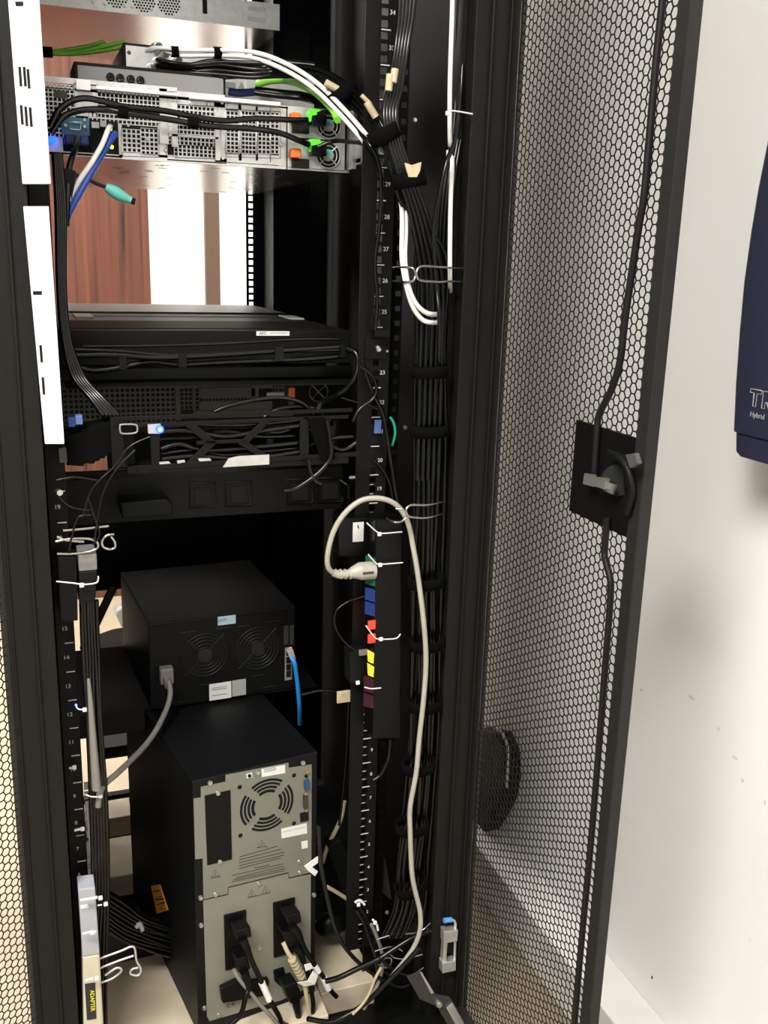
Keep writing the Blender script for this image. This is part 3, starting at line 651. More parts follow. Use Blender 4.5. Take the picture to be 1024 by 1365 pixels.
tie('thin white tie at the left rail beside the blue light', [(101, 939), (104, 945), (112, 946)], (113, 946), Y=-.04)
tie('thin white tie at the left rail under the grey cord end', [(114, 1059), (122, 1062), (132, 1062)], (134, 1061), Y=-.04)
tie('thick white tie over the frosted clear box', [(107, 1200), (120, 1198), (130, 1196)], (134, 1197), .0022, Y=-.075)
tie('small tie just below the thick one on the frosted box', [(130, 1207), (136, 1206)], (141, 1205), Y=-.07)
tie('white tie on the lower half of the frosted clear box', [(110, 1245), (118, 1243), (128, 1242)], (123, 1243), .002, Y=-.075)
tie('white tie around the cream adapter above its black label', [(114, 1307), (124, 1304)], (129, 1304), .0022, Y=-.075)
tie('white tie stub on the left rail, middle of the three', [(99, 1107), (108, 1105)], (110, 1105), .002, Y=-.01)
tie('white tie stub on the left rail, just above the clear box', [(103, 1174), (114, 1172)], (112, 1172), .002, Y=-.01)
tie('white tie stub on the left rail below number 11', [(92, 1024), (101, 1023)], (99, 1023), .0018, Y=-.01)
MB().ball(P(101.5, 940, -.03), .002).build('indicator_light', BLUE_ON, label='tiny blue light on the left rail near number 12', cat='light')

# ============================================================ COLOURED SOCKET STRIP
t = thing('power_strip', 'black vertical power strip with coloured sockets beside the right rail', 'power strip', (.25, -.02, .4))
x0, x1 = P(503, 800, -.045).x, P(534, 800, -.045).x
body = MB().prism([P(501, 692, -.045), P(536, 692, -.045), P(534, 985, -.045), P(497, 985, -.045)], (0, .043, 0)).build('housing', RUB, t, bev=.002)
def sock(m_, a, b, nm, lab=None):
    xf = lambda y: 501-(y-692)*4/293
    MB().prism([P(xf(a)-13, a-4, -.03), P(xf(a)+.5, a, -.046), P(xf(b)+.5, b, -.046), P(xf(b)-13, b-4, -.03)], (.002, .0035, 0)).build(nm, m_, t, label=lab)
sock(GRND, 745, 782, 'socket', 'green socket'); sock(BLUP, 787, 803, 'socket', 'blue socket'); sock(BLUP, 806, 822, 'socket', 'blue socket')
for y in (833, 851): MB().box(P(491, y-5, -.048), P(500, y+5, -.0455)).build('rocker_switch', RED_ON, t, label='red lit switch', bev=.001)
for y in (872, 890): MB().prism([P(490, y-6, -.047), P(499, y-1, -.047), P(498, y+13, -.047), P(491, y+10, -.047)], (0, .003, 0)).build('socket', YEL, t, label='yellow socket')
sock(PURP, 905, 925, 'socket', 'dark red socket'); sock(PURP, 928, 945, 'socket', 'dark red socket')
MB().box(P(471, 697, -.012), P(484, 721, -.010)).build('sticker', LAB, label='small white sticker on the black box left of the socket strip', cat='sticker')
t2 = MB().prism([P(450, 690, -.009), P(500, 690, -.009), P(500, 742, -.009), P(452, 742, -.009)], (0, .03, 0)).build('power_adapter', RUB, label='matt black adapter block carrying a small white sticker', cat='adapter', bev=.002)
MB().tube([P(477, 700, -.0125), P(478, 704, -.0125)], .001, 6, 0).build('sticker_mark', INK, bpy.data.objects['sticker'])
t2 = MB().prism([P(466, 870, -.02), P(489, 866, -.02), P(489, 912, -.02), P(467, 912, -.02)], (0, .03, 0)).build('power_plug', NASM, label='black plug block left of the yellow sockets', cat='plug', bev=.002)
MB().box(P(479, 867, -.024), P(489, 872, -.021)).build('plug_edge', GREYD, t2)
cable('power_cable', 'thin black cable looping left of the blue sockets', [P(x, y, -.03) for x, y in ((492, 793), (478, 797), (462, 803), (448, 815), (446, 830), (452, 846), (464, 860), (476, 868))], .0014, CBLK)
# beige plug and its cord
t = cable('power_cable', 'beige power cord arching over and running down the right bundle', [P(x, y, q) for x, y, q in ((447, 765, -.04), (438, 757, -.045), (437, 738, -.05), (445, 708, -.055), (460, 684, -.06), (480, 668, -.065), (500, 664, -.07), (520, 668, -.072), (535, 680, -.072), (545, 700, -.072), (551, 730, -.075), (557, 765, -.08), (565, 830, -.085), (568, 880, -.085), (565, 930, -.085), (559, 985, -.085), (555, 1030, -.085), (547, 1075, -.085), (547, 1110, -.085), (549, 1160, -.085), (553, 1185, -.085), (560, 1215, -.085), (560, 1240, -.085), (552, 1262, -.08), (540, 1280, -.075), (520, 1305, -.07))], .0040, BEI, n=12)
pl = MB().tube([P(445, 763, -.04), P(452, 766, -.04), P(462, 765, -.04), P(470, 763, -.04)], .0062, 12, 3)
for x in (453, 459, 465): pl.cyl(P(x, 765.5, -.04), P(x+2.5, 765, -.04), .0078, n=16)
pl.build('strain_relief', BEI, t)
MB().tube([P(467, 764, -.04), P(476, 762, -.04), P(484, 761, -.04), P(499, 760, -.04)], lambda q: .0075+.0062*min(1, q*2), 20, 3).build('plug_body', BEI, t)
MB().box(P(484, 763, -.0542), P(498, 764.5, -.053)).build('plug_groove', INK, t)

# ============================================================ NAS BOX
MB().box((-.217, .262, .3765), (.217, .56, .379)).box((-.217, .262, .335), (-.064, .266, .3765)).build('rack_shelf', BLK, None, 'black metal shelf carrying the network storage box', 'shelf')
TN = Matrix.Translation((-.092, .247, .3795)) @ Matrix.Rotation(math.radians(3.4), 4, 'Z')
t = thing('storage_box', 'black network storage box with two round fan guards on the grey-backed tower', 'storage box', TN @ V((.13, .15, 0)))
N = lambda x, y: PT(x, y, TN)
MB(TN).box((0, 0, 0), (.268, .30, .163)).build('case', NASM, t, bev=.002)
rp = MB(TN).box((.004, -.0012, .004), (.264, 0, .158)).build('rear_panel', BLK, t)
for px, py in ((272.7, 872.3), (343, 863.5)):
    c = N(px, py); m = MB(TN)
    for r in (.0145, .021, .0275, .034, .0405): m.tube([(c.x+r*math.cos(a/18*math.pi), -.003, c.z+r*math.sin(a/18*math.pi)) for a in range(36)], .0011, 6, 0, True)
    for a in range(4):
        q = math.radians(45+90*a); m.tube([(c.x+.012*math.cos(q), -.003, c.z+.012*math.sin(q)), (c.x+.050*math.cos(q), -.002, c.z+.050*math.sin(q))], .0012, 6, 0)
    m.cyl((c.x, -.001, c.z), (c.x, -.0035, c.z), .0125, n=24)
    fo = m.build('fan_guard', mat('guard_wire', (.02, .02, .019), .4, .5), t)
    m = MB(TN).cyl((c.x, -.0012, c.z), (c.x, -.0015, c.z), .043, n=32).build('fan_opening', DK, fo)
def ntile(x0, y0, x1, y1, nm, m_, d=.0014, par=None, lab=None):
    a = N(x0, y0); b = N(x1, y1); return MB(TN).box((a.x, -.0012-d, b.z), (b.x, -.0012, a.z)).build(nm, m_, par or t, label=lab)
ntile(278.5, 912, 308, 929, 'label', LAB); ntile(309, 907, 327.5, 925, 'label', LABG)
m = MB(TN)
for y in (916.5, 919, 926.5): a = N(282, y); b = N(302, y); b.z = a.z-.0008; m.box((a.x, -.003, b.z), (b.x, -.0026, a.z))
m.build('label_print', INK, t)
a = N(290, 822); b = N(314, 830.5); st = MB(TN).box((a.x, -.0018, b.z), (b.x, -.0012, a.z)).build('sticker', mat('pale_blue_label', (.42, .62, .68), .5), t, label='pale blue sticker printed NTT')
MB(TN).text('NTT', .0075, TX(((a.x*.75+b.x*.25), -.0020, (a.z+b.z)/2))).build('printing', BLUP, st)
m = MB(TN)
for x0, y0, x1 in ((241, 843, 262), (287, 838, 310), (316, 835, 332), (355, 829, 374), (266, 913, 286), (334, 901, 352), (350, 916, 368), (238, 936, 245), (206, 886, 236)):
    a = N(x0, y0); b = N(x1, y0+.9); m.box((a.x, -.0016, a.z-.0006), (b.x, -.0012, a.z))
m.build('panel_creases', SRVD, t)
io = ntile(379.5, 863, 388.5, 905, 'port_strip', SIL)
m = MB(TN)
for y in (868, 878.5, 888, 897): a = N(381, y-3); b = N(387, y+4); m.box((a.x, -.004, b.z), (b.x, -.0026, a.z))
m.build('ports', DK, io)
ntile(378, 834, 384, 858, 'video_port', SRVD); ntile(386, 833, 391, 858, 'video_port', SRVD)
MB(TN).ball(N(387, 864.5)+V((0, -.004, 0)), .0022).build('port_light', ORG_ON, io)
ntile(213, 893, 231, 912, 'power_inlet', DK)
# NAS cord
t = cable('power_cable', 'grey power cord curving from the storage box down to the left rail', [P(x, y, q) for x, y, q in ((225, 908, .215), (227, 925, .20), (222, 945, .18), (210, 970, .14), (195, 992, .10), (175, 1013, .05), (155, 1032, 0), (140, 1045, -.02), (133, 1058, -.03), (131, 1075, -.03))], .0046, GRYC, n=12)
MB().box(P(213.5, 893, .225), P(230, 906, .245)).build('plug_body', GRYC, t, bev=.003)
MB().tube([P(221, 903, .228), P(223, 908, .222), P(225, 915, .21)], .0068, 12, 3).build('strain_relief', GRYC, t)
# blue ethernet
t = cable('network_cable', 'bright blue network cable plugged into the storage box', [P(x, y, q) for x, y, q in ((389, 877, .235), (393, 885, .23), (396, 905, .235), (398, 925, .24), (399.5, 945, .25), (400, 965, .28))], .0042, BLUB, n=10)
MB().prism([P(383, 869, .235), P(391, 866, .235), P(395, 880, .235), P(389, 883, .235)], (0, .012, 0)).build('network_plug', LABG, t, label='clear grey plug', bev=.001)

# ============================================================ UPS TOWER
TU = Matrix.Translation((-.062, -.004, -.1)) @ Matrix.Rotation(math.radians(8.6), 4, 'Z')
W_, H_ = .2145, .474
t = thing('power_backup_tower', 'tall black tower power backup with grey-green back panel and round vent', 'power backup', TU @ V((.107, .2, 0)))
MB(TU).box((0, 0, 0), (W_, .41, H_)).build('case', NASM, t, bev=.002)
Q = lambda x, y: PT(x, y, TU)
C2 = lambda cx, cy: Q(230+cx/4.6545, 980+cy/4.6545)
C3 = lambda cx, cy: Q(250+cx/5.12, 1150+cy/5.12)
def plate(pts, y=-.0012, th=.0012): return MB(TU).prism([V((p.x, y, p.z)) for p in pts], (0, th, 0))
up = plate([C2(*p) for p in ((175, 320), (328, 288), (328, 246), (718, 170), (720, 202), (862, 180), (860, 850), (720, 885), (716, 850), (345, 940), (343, 985), (192, 1020), (186, 762), (140, 768), (130, 392), (175, 386))]).build('upper_panel', UPSM, t)
lwp = plate([C3(*p) for p in ((106, 252), (272, 212), (275, 164), (686, 66), (688, 102), (840, 76), (838, 870), (820, 878), (800, 860), (640, 935), (150, 1078), (132, 1048))]).build('lower_panel', UPSL, t)
plate([C2(*p) for p in ((198, 372), (356, 338), (366, 765), (214, 802))], -.0026, .0014).build('blanking_plate', BLK, up, label='black cover plate')
MB(TU).tube([(q_.x, -.0013, q_.z) for q_ in (C2(*p) for p in ((192, 1018), (343, 984), (345, 941), (716, 851), (720, 884), (860, 851)))], .0008, 6, 0).build('panel_seam', DK, t)
c = C2(585, 430); m = MB(TU)
for r0, r1 in ((.0225, .0275), (.0300, .0340), (.0365, .0402), (.0427, .0468)):
    for qd in range(4):
        g = .16 if r0 > .03 else .22
        a0 = math.radians(90*qd-45)+g; a1 = math.radians(90*qd+45)-g; n = 14
        o = [V((c.x+r1*math.cos(a0+(a1-a0)*k/n), -.0016, c.z+r1*math.sin(a0+(a1-a0)*k/n))) for k in range(n+1)]
        i_ = [V((c.x+r0*math.cos(a0+(a1-a0)*k/n), -.0016, c.z+r0*math.sin(a0+(a1-a0)*k/n))) for k in range(n+1)]
        for k in range(n): m.prism([i_[k], i_[k+1], o[k+1], o[k]], (0, .0004, 0))
for x, y in ((415, 320), (752, 247), (752, 545), (420, 620)):
    p = C2(x, y); m.cyl((p.x, -.0012, p.z), (p.x, -.0017, p.z), .0037, n=16)
m.build('fan_slots', DK, up)
m = MB(TU)
for x, y in ((232, 293), (528, 230), (808, 170), (280, 357), (291, 780), (785, 783), (788, 850), (532, 917), (265, 985)):
    p = C2(x, y); m.cyl((p.x, -.0012, p.z), (p.x, -.004, p.z), .0044, .0032, 14).cut()
m.each('screw', SCR, up)
m = MB(TU)
for x, y in ((88, 238), (92, 425), (862, 218), (115, 990), (858, 765), (490, 580), (212, 1035), (236, 875)):
    p = C3(x, y); m.cyl((p.x, 0, p.z), (p.x, -.0035, p.z), .0042, .0032, 14).cut()
m.each('screw', SCR, t)
plate([C2(*p) for p in ((550, 208), (696, 182), (697, 232), (552, 257))], -.0018, .0006).build('label', LAB, up)
plate([C2(*p) for p in ((672, 578), (830, 543), (833, 606), (675, 638))], -.0018, .0006).build('label', LAB, up)
plate([C2(*p) for p in ((797, 658), (836, 650), (838, 694), (800, 703))], -.0018, .0006).build('label', LAB, up)
m = MB(TU)
def lineb(x0, y0, x1, y1, h=5):
    a = C2(x0, y0); b = C2(x1, y1); hh = h/4.6545*.00095/2; m.prism([V((a.x, -.0019, a.z-hh)), V((b.x, -.0019, b.z-hh)), V((b.x, -.0019, b.z+hh)), V((a.x, -.0019, a.z+hh))], (0, .0007, 0))
for y in (198, 206, 214): lineb(566, y+12, 640, y-2, 4)
for k in range(5): lineb(395+random.randint(0, 20), 753+k*18, 700-random.randint(0, 60), 686+k*18, 4)
lineb(508, 822, 600, 802, 5)
for k in range(4): lineb(365+random.randint(0, 50), 868+k*13, 740-random.randint(0, 60), 795+k*14, 3.5)
lineb(680, 598, 740, 586, 3); lineb(750, 582, 822, 566, 3)
def tri(cx, cy, s=26):
    p = [C2(cx-s, cy+s*.85), C2(cx+s, cy+s*.45), C2(cx-2, cy-s)]; m.tube([V((q.x, -.0014, q.z)) for q in p], .0004, 5, 0, True); a = C2(cx, cy-6); b = C2(cx, cy+12); m.tube([V((a.x, -.0014, a.z)), V((b.x, -.0014, b.z))], .0005, 5, 0)
for x, y in ((554, 675), (265, 855), (490, 980), (577, 957)): tri(x, y)
lineb(520, 693, 590, 688, 3); lineb(234, 885, 300, 872, 3); lineb(468, 1005, 604, 975, 3)
m.build('printing', INK, up)
plate([C2(*p) for p in ((812, 276), (842, 270), (844, 328), (814, 335))], -.006, .0048).build('terminal_block', mat('blue_terminal', (.02, .07, .16), .4), up)
plate([C2(*p) for p in ((806, 370), (832, 364), (835, 440), (808, 446))], -.006, .0048).build('serial_port', SRVD, up)
m = MB(TU)
for x, y in ((819, 355), (823, 458), (829, 218)): p = C2(x, y); m.cyl((p.x, -.0012, p.z), (p.x, -.006, p.z), .0026, n=10)
m.build('hex_post', GOLD, up)
plate([C2(*p) for p in ((788, 482), (838, 470), (842, 524), (792, 535))], -.003, .0018).build('network_port', DK, up)
plate([C2(*p) for p in ((456, 238), (492, 230), (494, 260), (458, 266))], -.0018, .0006).build('switch_label', LAB, up)
p = C2(474, 247); MB(TU).cyl((p.x, -.0018, p.z), (p.x, -.004, p.z), .0028, n=14).build('reset_button', RUB, up)
p = C2(825, 250); MB(TU).cyl((p.x, -.0012, p.z), (p.x, -.004, p.z), .0026, n=14).build('reset_button', RUB, up)
# torn tape
MB().prism([P(406, 1155, -.02), P(424, 1142, -.02), P(424, 1150, -.02), P(416, 1156, -.02), P(424, 1162, -.02), P(420, 1168, -.02), P(410, 1160, -.02)], (0, .002, 0)).build('tape_scrap', LAB, label='torn white tape scrap on the right edge of the tower', cat='tape')
# CE mark
p = C3(305, 965); MB(TU).tube([V((p.x-.006+.0035*math.cos(a), -.0014, p.z+.0035*math.sin(a)+.0002)) for a in [math.radians(60+240*k/10) for k in range(11)]], .00045, 5, 0).tube([V((p.x+.003+.0035*math.cos(a), -.0014, p.z+.0035*math.sin(a)+.0012)) for a in [math.radians(60+240*k/10) for k in range(11)]], .00045, 5, 0).tube([V((p.x-.0003, -.0014, p.z+.0012)), V((p.x+.003, -.0014, p.z+.0017))], .00045, 5, 0).build('ce_mark', INKD, lwp)
# outlets
def outlet(c4, nm='outlet'):
    pl_ = plate([C3(*p) for p in c4], -.004, .0028).build(nm, BLK, lwp, bev=.0005); return pl_
outlet(((245, 352), (395, 315), (402, 690), (255, 727))); outlet(((580, 268), (728, 230), (735, 600), (585, 640)))
outlet(((582, 728), (650, 705), (705, 900), (590, 800)))
plate([C3(*p) for p in ((213, 832), (320, 780), (420, 790), (540, 770), (538, 800), (505, 880), (300, 915), (225, 928))], -.012, .0108).build('cord_bracket', BLK, lwp, bev=.001)
def UP(x, y, d): p = Q(x, y); return TU @ V((p.x, -d, p.z))
def UPc(cx, cy, d): return UP(250+cx/5.12, 1150+cy/5.12, d)
def plug(label, box4, neck, cordpts, m_=RUB, r=.0042, tags=()):
    tt = MB().tube([UPc(*p) if len(p) == 3 else P(p[0], p[1], p[2]) for p in cordpts], r, 10, 6).build('power_cable', m_, None, label, 'power cord')
    q = [UPc(x, y, .034) for x, y in box4]; MB().prism(q, TU.to_3x3() @ V((0, .028, 0))).build('plug_body', m_, tt, bev=.003)
    MB().tube([UPc(*p) for p in neck], lambda s: .0075-.0025*s, 12, 3).build('strain_relief', m_, tt)
    for a, b, mt in tags: MB().tube([UPc(*a), UPc(*b)], .0056, 12, 0).build('cord_sleeve', mt, tt, label='pale sleeve' )
    return tt
plug('black cord in the upper socket of the left outlet pair with white sleeve', ((272, 380), (378, 350), (392, 425), (285, 450)), [(325, 430, .035), (345, 480, .038), (362, 515, .038)],
     [(362, 510, .038), (385, 580, .04), (420, 660, .045), (460, 750, .05), (500, 830, .055), (540, 900, .055), (570, 960, .05), (640, 1010, .04), (700, 1040, .03)], tags=(((435, 695, .047), (480, 800, .052), WHT),))
plug('black cord in the lower socket of the left outlet pair', ((280, 575), (360, 548), (385, 640), (300, 670)), [(335, 650, .036), (352, 710, .038), (360, 765, .04)],
     [(355, 760, .04), (330, 800, .045), (290, 900, .05), (220, 970, .05), (150, 1050, .05), (90, 1110, .05)], tags=())
plug('black cord in the upper socket of the right outlet pair with white tag', ((610, 285), (715, 255), (728, 330), (640, 362)), [(655, 345, .036), (690, 385, .038), (712, 430, .038)],
     [(708, 425, .038), (740, 500, .04), (790, 580, .045), (840, 650, .05), (890, 740, .05), (940, 800, .045), (440.0, 1302, -.06), (470.0, 1291, -.06), (505.0, 1275, -.06), (540.0, 1256, -.06), (575.0, 1240, -.05)][:6] , tags=(((790, 590, .046), (815, 625, .048), LAB), ((845, 660, .05), (880, 735, .05), WHT)))
plug('black cord in the lower socket of the right outlet pair', ((590, 395), (700, 380), (715, 470), (640, 500)), [(680, 480, .036), (712, 530, .038), (730, 580, .038)],
     [(728, 570, .038), (755, 650, .04), (775, 760, .042), (790, 870, .042), (780, 980, .04), (770, 1060, .04), (770, 1120, .04)])
plug('black cord in the single bottom outlet of the tower', ((600, 760), (690, 725), (735, 840), (650, 880)), [(680, 850, .036), (690, 910, .038), (700, 960, .038)],
     [(697, 950, .038), (705, 1000, .038), (715, 1060, .036), (720, 1120, .036)])
t = MB().tube([UPc(*p) for p in ((605, 470, .03), (625, 520, .04), (660, 570, .045), (690, 640, .045), (720, 700, .045), (740, 800, .045), (758, 920, .045), (768, 1050, .045))], .0038, 10, 5).build('power_cable', TAN, None, 'tan power cord with ribbed plug hanging from the right outlets', 'power cord')
m = MB()
for k in range(6): a = UPc(640+k*12, 545+k*22, .045); b = UPc(645+k*12, 555+k*22, .045); m.cyl(a, b, .0072, n=14)
m.build('strain_relief', TAN, t)
MB().prism([UPc(662, 680, .055), UPc(720, 660, .06), UPc(760, 590, .06), UPc(790, 620, .06), UPc(770, 680, .06), UPc(710, 705, .055)], (0, .002, 0)).build('paper_tag', LAB, label='curved white paper tag wrapped on the tan cord', cat='tag')
MB().prism([UPc(705, 560, .056), UPc(750, 550, .056), UPc(765, 580, .056), UPc(715, 600, .056)], (0, .002, 0)).build('paper_tag', LAB, label='small white paper tag above the curved one', cat='tag')
cable('power_cable', 'grey cord running from under the left plugs to bottom edge', [UPc(*p) for p in ((270, 650, .03), (300, 700, .036), (370, 780, .04), (430, 850, .045), (500, 920, .05), (580, 1010, .05), (660, 1060, .04))], .0034, GRYC)
cable('power_cable', 'black cord swinging from the tower right edge across cream board', [P(x, y, -.06) for x, y in ((434, 1308), (452, 1303), (475, 1292), (505, 1278), (530, 1262), (550, 1250), (575, 1240))], .0044, CBLK)

# ============================================================ CREAM BOARDS UNDER THE GEAR
def board(label, x0, y0, x1, y1, z=-.1, h=.05): return MB().box((x0, y0, z-h), (x1, y1, z)).build('cream_board', CRM, None, label, 'board', 'cream boards on the rack floor', bev=.002)
zb0 = PZ(230, 1272, -.1).y
board('near cream board under the black and grey tower', -.235, -.03, .158, .215, -.1005)
board('cream board to the right of the tower under crossing black cords', .160, .022, .262, .215, -.1005)
board('second cream board behind the black floor cables', -.235, .475, .0, .62, -.1005)
board('third cream board behind the cable coil', -.235, .70, .0, .78, -.1005)
t = thing('network_switch', 'slim black network switch with dark ports on cream board at left back', 'network switch', P(160, 1010, .82))
c0 = P(136, 1012, .80); c1 = P(205, 998, .80)
MB().box((c0.x, .80, c0.z-.002), (c1.x+.15, .92, c0.z+.028)).build('case', NASM, t, bev=.001)
m = MB()
for x, y in ((141, 1004), (155, 1002), (169, 999), (184, 996)): c = P(x, y, .799); m.box(c+V((-.005, -.001, -.003)), c+V((.005, 0, .004)))
m.build('ports', DK, t)
# orange label strip
def PS(x, y):
    Ti = TU.inverted(); c = Ti @ CAM; d = Ti.to_3x3() @ ray(x, y); return TU @ (c + d*((-.0008-c.x)/d.x))
nv = TU.to_3x3() @ V((.0007, 0, 0))
t = MB().prism([PS(201, 1181), PS(213, 1179), PS(224, 1213), PS(209, 1218)], nv).build('warning_label', ORY, label='orange warning label with black glyphs on the left side of the tower', cat='label')
MB().tube([PS(205, 1188), PS(213, 1187), PS(216, 1194), PS(208, 1199), PS(218, 1198)], .0011, 6, 0).tube([PS(210, 1206), PS(220, 1202), PS(214, 1212), PS(221, 1211)], .0011, 6, 0).build('label_glyphs', INKD, t)
# floor cable bundle at left
for k in range(9):
    a = 8*k; cable('power_cable', 'black cable in the sagging bundle between the cream boards', [P(137+random.uniform(0, 4), 1188+k*6, .10), P(165, 1205+k*6+random.uniform(-3, 3), .12), P(190, 1222+k*5, .13), P(215, 1232+k*4.5+random.uniform(-3, 3), .14), P(245, 1240+k*4.5, .15)], .0045, CBLK, 'sagging bundle of black floor cables')
MB().tube([P(182, 1236, .10), P(186, 1231, .10), P(190, 1240, .10)], .004, 8, 3).build('tape_wrap', LABG, label='small grey tape wrap on the sagging floor bundle', cat='tape')
for k in range(8):
    cable('power_cable', 'dark grey strand of the cable coil behind the tower left', [P(206, 1026+k*3, .55), P(186-k*1.0+4, 1034+k*3, .55), P(174+k*2, 1058+k*2, .55), P(180+k*2.5, 1085, .55), P(198+k, 1102-k, .55)], .0026, GRYC if k % 3 == 0 else CBLK, 'strands of the cable coil')

# ============================================================ LEFT SIDE CLUTTER
t = MB().prism([P(104, 1186, -.06), P(127, 1183, -.06), P(133, 1272, -.06), P(110, 1276, -.06)], (0, .035, 0)).build('clear_box', CLR, label='frosted clear plastic junction box on the left rail', cat='box', bev=.002)
MB().prism([P(107, 1208, -.062), P(117, 1206, -.062), P(119, 1210, -.062), P(108, 1212, -.062)], (0, .002, 0)).build('glossy_tab', LAB, t)
t = thing('power_adapter', 'cream power adapter labelled ADAPTER at the bottom left post', 'adapter', P(120, 1370, -.04))
MB().prism([P(110, 1276, -.06), P(133, 1272, -.06), P(140, 1400, -.06), P(112, 1402, -.06)], (0, .04, 0)).build('body', CRMP, t, bev=.003)
lb = MB().prism([P(113, 1312, -.061), P(127, 1310, -.061), P(128.5, 1358, -.061), P(116, 1360, -.061)], (0, .001, 0)).build('label', INKD, t, label='black label with yellow word ADAPTER')
c = P(123.2, 1334, -.0616); d = (P(121.9, 1312, -.0616)-P(124, 1356, -.0616)).normalized()
xa = -d; za = V((0, -1, 0)); yy = za.cross(xa)
M = Matrix.Translation(c) @ Matrix((xa, yy, za)).transposed().to_4x4()
MB().text('ADAPTER', .0088, M).build('printing', YEL, lb)
for k, q in enumerate(([(118, 905), (121, 940), (124, 985), (128, 1040), (129, 1052)],)):
    MB().tube([P(x, y, -.05) for x, y in q], lambda s: .0022+.0045*min(1, s*1.3), 10, 5).build('cable_sleeve', GRYC, label='pale grey tapering sleeve hanging along the left rail', cat='cable')
grp = 'black cables down the left rail'
for k in range(6):
    x0 = 108+k*4
    cable('power_cable', ORD[k] + ' black cable running straight down beside the left rail numbers', [P(x0+random.uniform(-1, 1), 800, -.02), P(x0+3, 880, -.025+.004*k), P(x0+7+random.uniform(-2, 2), 960, -.02), P(x0+13, 1060, -.025), P(x0+16, 1180, -.02), P(x0+12+random.uniform(-2, 2), 1300, .0), P(x0+14, 1400, .0)], .0032, CBLK, grp)
cable('guide_rod', 'thin pale rod upright along the left rail by numbers 9 to 6', [P(116, 1070, -.02), P(119, 1110, -.02), P(123, 1172, -.02), P(124, 1182, -.02)], .0016, GRYC, cat='rod')
grp = 'black cables behind the lower white strip'
for k in range(5):
    cable('power_cable', ORD[k if k < 4 else 5] + ' black cable dropping past the white strips to the cable arm', [P(72+k*2, 205, .04), P(76+k*2.5, 280, .03), P(78+k*2, 380, .02), P(84+k*2, 450, .01), P(96+k*3.5, 500, 0), P(120+k*4, 530, -.02), P(138+k*5, 554, -.03)], .0036, CBLK, grp)
grp = 'thin leads draped at the left below the cable arm'
for q in ([(200, 582), (172, 596), (152, 622), (128, 645), (118, 662), (110, 690)], [(180, 600), (158, 622), (140, 650), (132, 680), (126, 720)], [(118, 665), (126, 690), (133, 712), (124, 726)], [(122, 686), (104, 690), (96, 715), (92, 735)], [(75, 640), (100, 636), (130, 640)], [(78, 662), (95, 676), (120, 680)]):
    cable('thin_lead', 'thin black lead draped loosely below the left end of cable arm', [P(x, y, -.07) for x, y in q], .0013, CBLK, grp)
t = MB().cyl(P(77, 655, -.02), P(80, 657, -.03), .004).build('bolt', SCR, label='round bolt head on the left rail above the wire ring', cat='bolt')
t = thing('office_chair', 'grey rounded chair back seen in the gap left of the storage box', 'chair', (.10, 1.93, ZF))
MB().prism([P(x, y, 1.9) for x, y in ((153, 818), (157, 811), (190, 804), (190, 850), (172, 843), (162, 836))], (0, .06, 0)).build('backrest', GREYD, t, bev=.01)
a = P(186, 850, 1.93); MB().cyl((a.x, 1.93, ZF), (a.x, 1.93, a.z), .02).cyl((a.x, 1.93, ZF), (a.x, 1.93, ZF+.03), .2).build('pedestal', NASM, t)
# leaning bar and dark shapes in the gap left of the storage box
cable('support_bar', 'black diagonal bar leaning in the gap left of storage box', [P(150, 785, .15), P(112, 865, .05)], .007, BLK, cat='bar', smooth=0)

# ============================================================ UPPER CABLES
yc = .085
cable('power_cable', 'upper thick black cord crossing the silver server to its power supplies', [P(x, y, q) for x, y, q in ((66, 170, .06), (78, 148, .06), (95, 135, .07), (115, 131, .075), (145, 137, .08), (170, 143, .08), (220, 148, .08), (260, 156, .08), (300, 161, .08), (340, 158, .08), (390, 160, .085), (410, 160, .09))], .0042, CBLK, n=10)
cable('power_cable', 'lower thick black cord crossing the silver server to its power supplies', [P(x, y, q) for x, y, q in ((68, 178, .06), (84, 156, .06), (108, 147, .072), (140, 146, .08), (175, 152, .075), (230, 160, .075), (280, 168, .08), (340, 172, .08), (375, 178, .085), (400, 188, .09), (412, 193, .095))], .0042, CBLK, n=10)
for x, y in ((163, 149), (257, 163)): 
    MB().tube([P(x-6, y-1, .078), P(x+7, y+1, .078)], .0105, 10, 0, flat=.7).build('velcro_tie', VEL, label='black velcro wrap around the two cords %s of the silver server' % ('left half' if x < 200 else 'in the middle'), cat='velcro tie', group='velcro ties')
t = cable('network_cable', 'white network cable hanging from the silver server down at left', [P(x, y, q) for x, y, q in ((147, 168, .10), (143, 176, .085), (136, 193, .07), (122, 217, .06), (104, 243, .05), (88, 272, .04), (80, 293, .03))], .0036, WHT)
for k in range(2):
    cable('network_cable', ('left' if k else 'right')+' one of two dark blue network cables hanging from the silver server', [P(x-k*6, y, q) for x, y, q in ((154, 178, .10), (148, 186, .085), (138, 203, .075), (122, 230, .06), (104, 262, .05), (92, 285, .04), (86, 305, .03))], .0042, BLU)
t = cable('video_cable', 'black video cable with block plug falling left under the silver server', [P(x, y, q) for x, y, q in ((104, 184, .10), (102, 195, .08), (96, 210, .06), (92, 226, .05), (90, 260, .04), (88, 300, .03))], .0042, CBLK)
MB().box(P(85, 178, .10), P(118, 196, .118)).build('plug_body', BLUP, t, bev=.003, label='dark blue plug shell')
MB().prism([P(80, 222, .04), P(103, 228, .04), P(96, 268, .04), (P(76, 262, .04))], (0, .018, 0)).build('ferrite_block', RUB, t, bev=.003)
t = cable('keyboard_lead', 'black lead ending in a loose green round plug', [P(x, y, .06) for x, y in ((98, 232), (118, 240), (132, 246), (142, 250))], .0024, CBLK)
